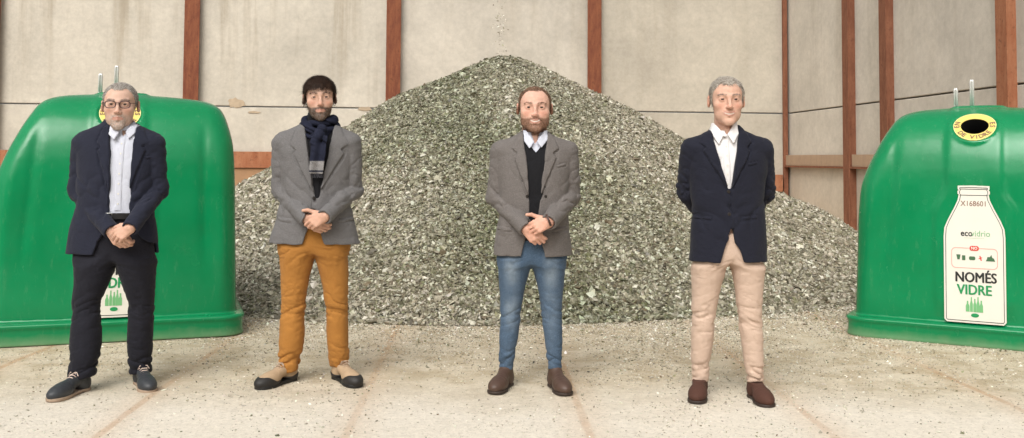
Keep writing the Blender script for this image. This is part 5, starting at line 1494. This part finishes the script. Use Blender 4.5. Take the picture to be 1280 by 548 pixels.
P3 = dict(cx=667, D=5.78, seed=8, label="smiling balding man with short brown beard in grey blazer, black sweater and blue jeans",
    head=(668.5, 134.0), head_s=1.15, head_w=1.04, yaw=0, pitch=3, roll=0, head_dy=-0.03, skin=(0.68, 0.41, 0.315), gaze=0.0,
    geo=dict(jaw=1.16, chin=0.002, fat=0.005, neck=0.062, smile=0.0085, mouth_open=0.0030, eye_open=0.0027),
    beard='full', beard_skin=0.60, beard_cols=[(0.17, 0.085, 0.045), (0.24, 0.125, 0.07), (0.11, 0.055, 0.03)], beard_th=0.0055, n_beard=3000,
    hair_front=0.080, recede=0.015, bald=0.45, hair_cols=[(0.14, 0.075, 0.045), (0.20, 0.115, 0.07), (0.09, 0.05, 0.03)], hair_th=0.005, hair_len=0.010, lift=0.3, n_hair=4200,
    torso=[(159, 668, 16, 0.075, 0.075), (164, 668, 22, 0.085, 0.085), (169, 668, 32, 0.095, 0.095), (174, 668, 42, 0.10, 0.10), (180, 667, 47, 0.108, 0.105), (192, 667, 49, 0.124, 0.112), (212, 667, 47, 0.136, 0.114), (238, 667, 44, 0.142, 0.110), (264, 667, 44, 0.142, 0.108), (290, 666, 47, 0.140, 0.115), (316, 665.5, 49, 0.136, 0.120)],
    armL=[(627, 190, 0.0), (621, 247, 0.03), (657, 285, -0.19)], armR=[(709, 190, 0.0), (713, 246, 0.03), (687, 277, -0.225)],
    hands=clasp((686, 275), (652, 283), dtop=(-0.88, -0.04, -0.36), dlow=(0.74, -0.03, -0.70), th=(-1, 2)),
    legL=[(308, 644, 23), (332, 643, 21), (355, 640.5, 17), (380, 639, 14), (400, 638, 13), (425, 635.5, 11.8), (448, 633.5, 10.5), (462, 633, 10.0)],
    legR=[(308, 686, 23), (332, 686, 21), (355, 688, 17), (380, 689, 14), (400, 690, 13), (425, 692, 11.2), (448, 693, 10.0), (462, 693.5, 9.6)],
    waist=285, crotch=(664.5, 331), hipx=(42, 665, 41), knee=388, fold=0.8, collar_top=163,
    shirt=True, sweater=True, m_shirt=M_LSHIRT, m_sweater=M_KNIT, neck_v=[(662, 150), (667, 176), (669, 180), (672, 176), (676, 150)],
    sweater_v=[(654, 156), (656, 168), (664, 182), (670, 190), (676, 182), (684, 168), (686, 156)],
    collar_leaf=[[(654, 162), (658, 163), (668, 177), (662, 186), (655, 176)], [(685, 162), (681, 163), (671, 177), (677, 185), (685, 175)]], placket=((669, 182), (668, 190)),
    hem=315, openings=[[(653, 150), (655, 172), (659, 205), (662, 240), (663, 272), (660, 292), (655, 306), (646, 320), (688, 320), (678, 308), (674, 294), (672, 272), (675, 240), (680, 205), (684, 172), (687, 150)]],
    lapels=[[(654, 164), (647, 169), (640, 186), (646, 192), (643, 197), (661, 248), (661, 228), (658, 200)], [(685, 164), (692, 169), (699, 186), (692, 192), (696, 197), (675, 248), (677, 228), (681, 200)]],
    pockets=[[(620, 284), (640, 286), (640, 290), (620, 288)], [(692, 286), (711, 284), (711, 288), (692, 290)], [(696, 207), (708, 204), (708, 207), (696, 210)]], buttons=[(658.5, 246), (682, 246)],
    m_jacket=M_GREYB, m_trousers=M_JEANS, m_button=M_BTN, fd=-0.135, sleeve_r=(0.068, 0.061, 0.048),
    feet=[((616, 494), (637, 482)), ((709, 496), (688, 483))], shoe_len=0.30, shoe_h=0.15, sole_t=0.018,
    m_shoes=dict(upper=leather("brown_leather", (0.075, 0.042, 0.030)), sole=simple("dark_brown_rubber", (0.035, 0.022, 0.016), 0.7)))
P4 = dict(cx=909, D=5.58, seed=12, label="grey-haired smiling man in dark blazer and white shirt with hands behind his back, beige trousers",
    head=(908.0, 124.5), head_s=1.17, head_w=1.0, yaw=-3, pitch=2, roll=0, head_dy=-0.03, skin=(0.65, 0.40, 0.30), gaze=0.0,
    geo=dict(jaw=1.08, chin=0.001, fat=0.002, neck=0.056, smile=0.0062, mouth_open=0.0022, eye_open=0.0026, nose=0.003),
    beard=None, hair_front=0.066, recede=0.016, hair_cols=[(0.42, 0.38, 0.33), (0.55, 0.51, 0.45), (0.24, 0.20, 0.165), (0.34, 0.30, 0.26)], hair_th=0.0095, hair_len=0.016, lift=0.14, n_hair=11000, brow_cols=[(0.16, 0.12, 0.10), (0.26, 0.22, 0.19)], brow_h=0.0036,
    torso=[(153, 909, 16, 0.075, 0.075), (158, 909, 22, 0.085, 0.085), (163, 909, 33, 0.095, 0.095), (169, 909, 43, 0.10, 0.10), (175, 909, 48, 0.108, 0.105), (187, 909, 50, 0.122, 0.112), (207, 909, 49, 0.132, 0.115), (235, 909, 46, 0.132, 0.110), (262, 910, 45, 0.132, 0.108), (292, 910, 47, 0.134, 0.115), (322, 910, 48.5, 0.134, 0.120)],
    armL=[(865, 187, 0.0), (858, 240, 0.075), (893, 285, 0.205)], armR=[(952, 187, 0.0), (957, 238, 0.075), (925, 283, 0.215)],
    hands=[dict(w=(925, 283, 0.205), d=(-0.8, 0.1, -0.5), n=(0, 1, 0), l=(0, 0, 1), curls=((30, 40, 20),) * 4), dict(w=(895, 283, 0.17), d=(0.8, 0.1, -0.5), n=(0, 1, 0), l=(0, 0, 1), curls=((30, 40, 20),) * 4)],
    legL=[(306, 886, 25), (332, 886, 23), (356, 883, 18.5), (390, 880, 15.5), (412, 878.5, 14.5), (436, 877, 13.2), (460, 875.5, 12), (478, 875, 11.5)],
    legR=[(306, 935, 25), (332, 935, 22), (356, 936, 18), (390, 937, 15.5), (412, 939, 14.5), (436, 941, 13), (460, 943, 12.2), (478, 943.5, 12)],
    waist=285, crotch=(913, 331), hipx=(45, 910, 42), knee=392, fold=1.15, collar_top=154,
    shirt=True, m_shirt=M_WSHIRT, shirt_bottom=268, neck_v=[(901, 138), (905, 162), (908.5, 172), (912, 162), (917, 138)],
    collar_leaf=[[(893, 151), (897, 153), (907, 168), (900, 181), (892, 168)], [(925, 151), (921, 153), (911, 168), (918, 180), (926, 167)]], placket=((909, 176), (911, 262)),
    hem=321, openings=[[(891, 140), (892, 162), (897, 188), (904, 212), (911, 236), (914, 236), (918, 212), (922, 188), (926, 162), (927, 140)], [(914, 285), (912, 300), (906, 312), (893, 327), (938, 327), (926, 315), (919, 304), (916, 288)]],
    lapels=[[(892, 154), (884, 160), (877, 178), (884, 184), (880, 189), (911, 238), (905, 214), (898, 190)], [(926, 154), (934, 160), (942, 178), (935, 184), (939, 189), (914, 238), (918, 214), (922, 190)]],
    pockets=[[(870, 270), (890, 272), (890, 276), (870, 274)], [(928, 272), (948, 270), (948, 274), (928, 276)], [(936, 205), (948, 202), (948, 205), (936, 208)]], edge=((913, 237), (914.5, 288)), buttons=[(911, 240), (911.5, 268)],
    m_jacket=M_DNAVY, m_trousers=M_BEIGE, m_button=M_BTN, fd=-0.13,
    feet=[((870, 506), (885, 493)), ((962, 511), (936, 494))], shoe_len=0.30, shoe_h=0.085, sole_t=0.018,
    m_shoes=dict(upper=leather("dark_brown_suede", (0.070, 0.026, 0.016), 0.85), sole=simple("dark_sole", (0.03, 0.018, 0.013), 0.6)))

r1, PP1, H1, _, _ = make_person(P1)
r2, PP2, H2, nk2, nr2 = make_person(P2)
r3, PP3, H3, _, _ = make_person(P3)
r4, PP4, H4, _, _ = make_person(P4)

# spectacles
mb = MB(); fm = simple("dark_red_acetate", (0.05, 0.018, 0.022), 0.3)
for s in (-1, 1):
    pts = []
    for k in range(20):
        a = 2 * math.pi * k / 20; ca, sa = math.cos(a), math.sin(a)
        u = 0.0235 * np.sign(ca) * abs(ca) ** 0.7; v = 0.0170 * np.sign(sa) * abs(sa) ** 0.75
        pts.append((s * 0.0325 + u, -0.1005 + 0.10 * (abs(s * 0.0325 + u) - 0.03) ** 1 * (1 if abs(s * 0.0325 + u) > 0.03 else 0), -0.003 + v))
    mb.tube(pts, 0.0023, 6, closed=True)
    mb.tube([(s * 0.054, -0.098, 0.004), (s * 0.070, -0.088, 0.004), (s * 0.0795, -0.03, 0.002), (s * 0.080, 0.012, -0.001)], 0.0017, 6)
mb.tube([(-0.011, -0.1005, 0.003), (0, -0.1035, 0.006), (0.011, -0.1005, 0.003)], 0.0018, 6)
mb.v = [tuple(p) for p in H1(np.array(mb.v))]
gl = mb.build("spectacles", fm, r1, smooth=True)
# scarf of the second man: two thick wraps and a hanging tail
def make_scarf():
    root = r2; P = PP2
    f = Field(axis((-0.17, 0.19, 0.0048)), axis((-0.26, 0.16, 0.0048)), axis((1.05, 1.58, 0.0048)))
    n = 30
    def ringp(cz, rx, ry, tilt, lean, r, sy, k=0.010):
        pts = []
        for i in range(n + 1):
            a = 2 * math.pi * i / n
            x = nk2[0] + rx * math.cos(a); y = nk2[1] - 0.004 + ry * math.sin(a)
            z = cz + tilt * math.sin(a) + lean * math.cos(a)
            pts.append((x, y, z))
        for i in range(n): f.cap(pts[i], pts[i + 1], r, r, 0.004 if i else k)
    zc = P(0, 152)[2]
    ringp(zc + 0.020, nr2 + 0.022, nr2 + 0.026, 0.026, 0.004, 0.024, 1, 0.004)
    ringp(zc - 0.016, nr2 + 0.030, nr2 + 0.036, 0.030, -0.010, 0.026, 1, 0.004)
    ringp(zc - 0.045, nr2 + 0.026, nr2 + 0.038, 0.034, 0.012, 0.022, 1, 0.004)
    # knot and tails
    kx = lambda px, py, dy: P(px, py, dy)
    f.cap(kx(402, 162, -0.13), kx(394, 176, -0.155), 0.036, 0.036, 0.01)
    def flat(x, y, z):
        zt, zb = P(0, 168)[2], P(0, 215)[2]
        t = np.clip((zt - z) / (zt - zb), 0, 1)
        cx = P(398, 190, -0.15)[0] + (0.5 - t) * 0.018; w = 0.040 - 0.006 * t; cy = -0.158 - 0.006 * np.sin(t * 3)
        d = np.sqrt(np.maximum(np.abs(x - cx) - w, 0) ** 2 + ((y - cy - 0.010 * np.sin((x - cx) * 90 + t)) * 1.0) ** 2) - 0.010
        return np.maximum(d, np.maximum(z - zt, zb - z))
    f.add(flat, (-0.05, -0.2, P(0, 216)[2]), (0.08, -0.12, P(0, 166)[2]), 0.008, 0.04)
    wrinkle(f, lambda x, y, z: (x * 10 + z * 8, y * 10, z * 34 + x * 16), lambda x, y, z: 0.010 * sstep(P(0, 185)[2], P(0, 170)[2], z) + 0.003, 7.7, power=2.0)
    V, F_ = f.mesh(); zb = P(0, 199)[2]
    rs = np.random.default_rng(4)
    dk = np.array([0.016, 0.018, 0.032]); lt = np.array([0.30, 0.29, 0.29])
    chk = (np.sin(V[:, 0] * 620) * np.sin(V[:, 2] * 620) > 0.1)
    cl = np.where((V[:, 2:3] < zb), np.where(chk[:, None], lt, lt * 0.6), np.where(chk[:, None], dk * 1.3, dk))
    stripe = (V[:, 2] < P(0, 210)[2]) & (V[:, 2] > P(0, 212.5)[2]); cl[stripe] = dk
    sc = obj("scarf", np_mesh("scarf", V, F_, color=cl), attr_mat("scarf_knit", 0.95, bstr=0.6, bscale=300, spec=0.1), root)
    mb = MB(); zt = P(0, 214)[2]
    for i in range(12):
        x = P(397, 214, -0.15)[0] - 0.034 + i * 0.006
        mb.tube([(x, -0.158, zt), (x + rs.normal(0, 0.002), -0.160, zt - 0.014), (x + rs.normal(0, 0.003), -0.158, zt - 0.026)], 0.0018, 5)
    mb.build("scarf_fringe", simple("dark_scarf_yarn", (0.05, 0.05, 0.06), 0.95), sc)
make_scarf()
# dark strap showing at the cuff of the third man, ring on the first man's hand
def strap(root, P, w, d, r, name, mat, half=0.011):
    c_ = P(*w); d = np.array(d) / np.linalg.norm(d); u = np.cross(d, [0, 0, 1]); u /= np.linalg.norm(u); v = np.cross(d, u)
    n = 24; V = []; Fs = []
    for i in range(n):
        a = 2 * math.pi * i / n
        for (s, rr) in ((-half, r), (half, r), (half, r + 0.004), (-half, r + 0.004)):
            V.append(c_ + d * s + rr * (math.cos(a) * u + math.sin(a) * v))
    for i in range(n):
        j = (i + 1) % n
        for q in range(4): Fs.append((i * 4 + q, i * 4 + (q + 1) % 4, j * 4 + (q + 1) % 4, j * 4 + q))
    mb = MB(); mb.add(V, Fs); return mb.build(name, mat, root, smooth=False)
strap(r3, PP3, (685.5, 275.5, -0.244), (-0.88, -0.04, -0.36), 0.031, "wrist_strap", simple("dark_brown_strap", (0.05, 0.022, 0.016), 0.6), half=0.006)
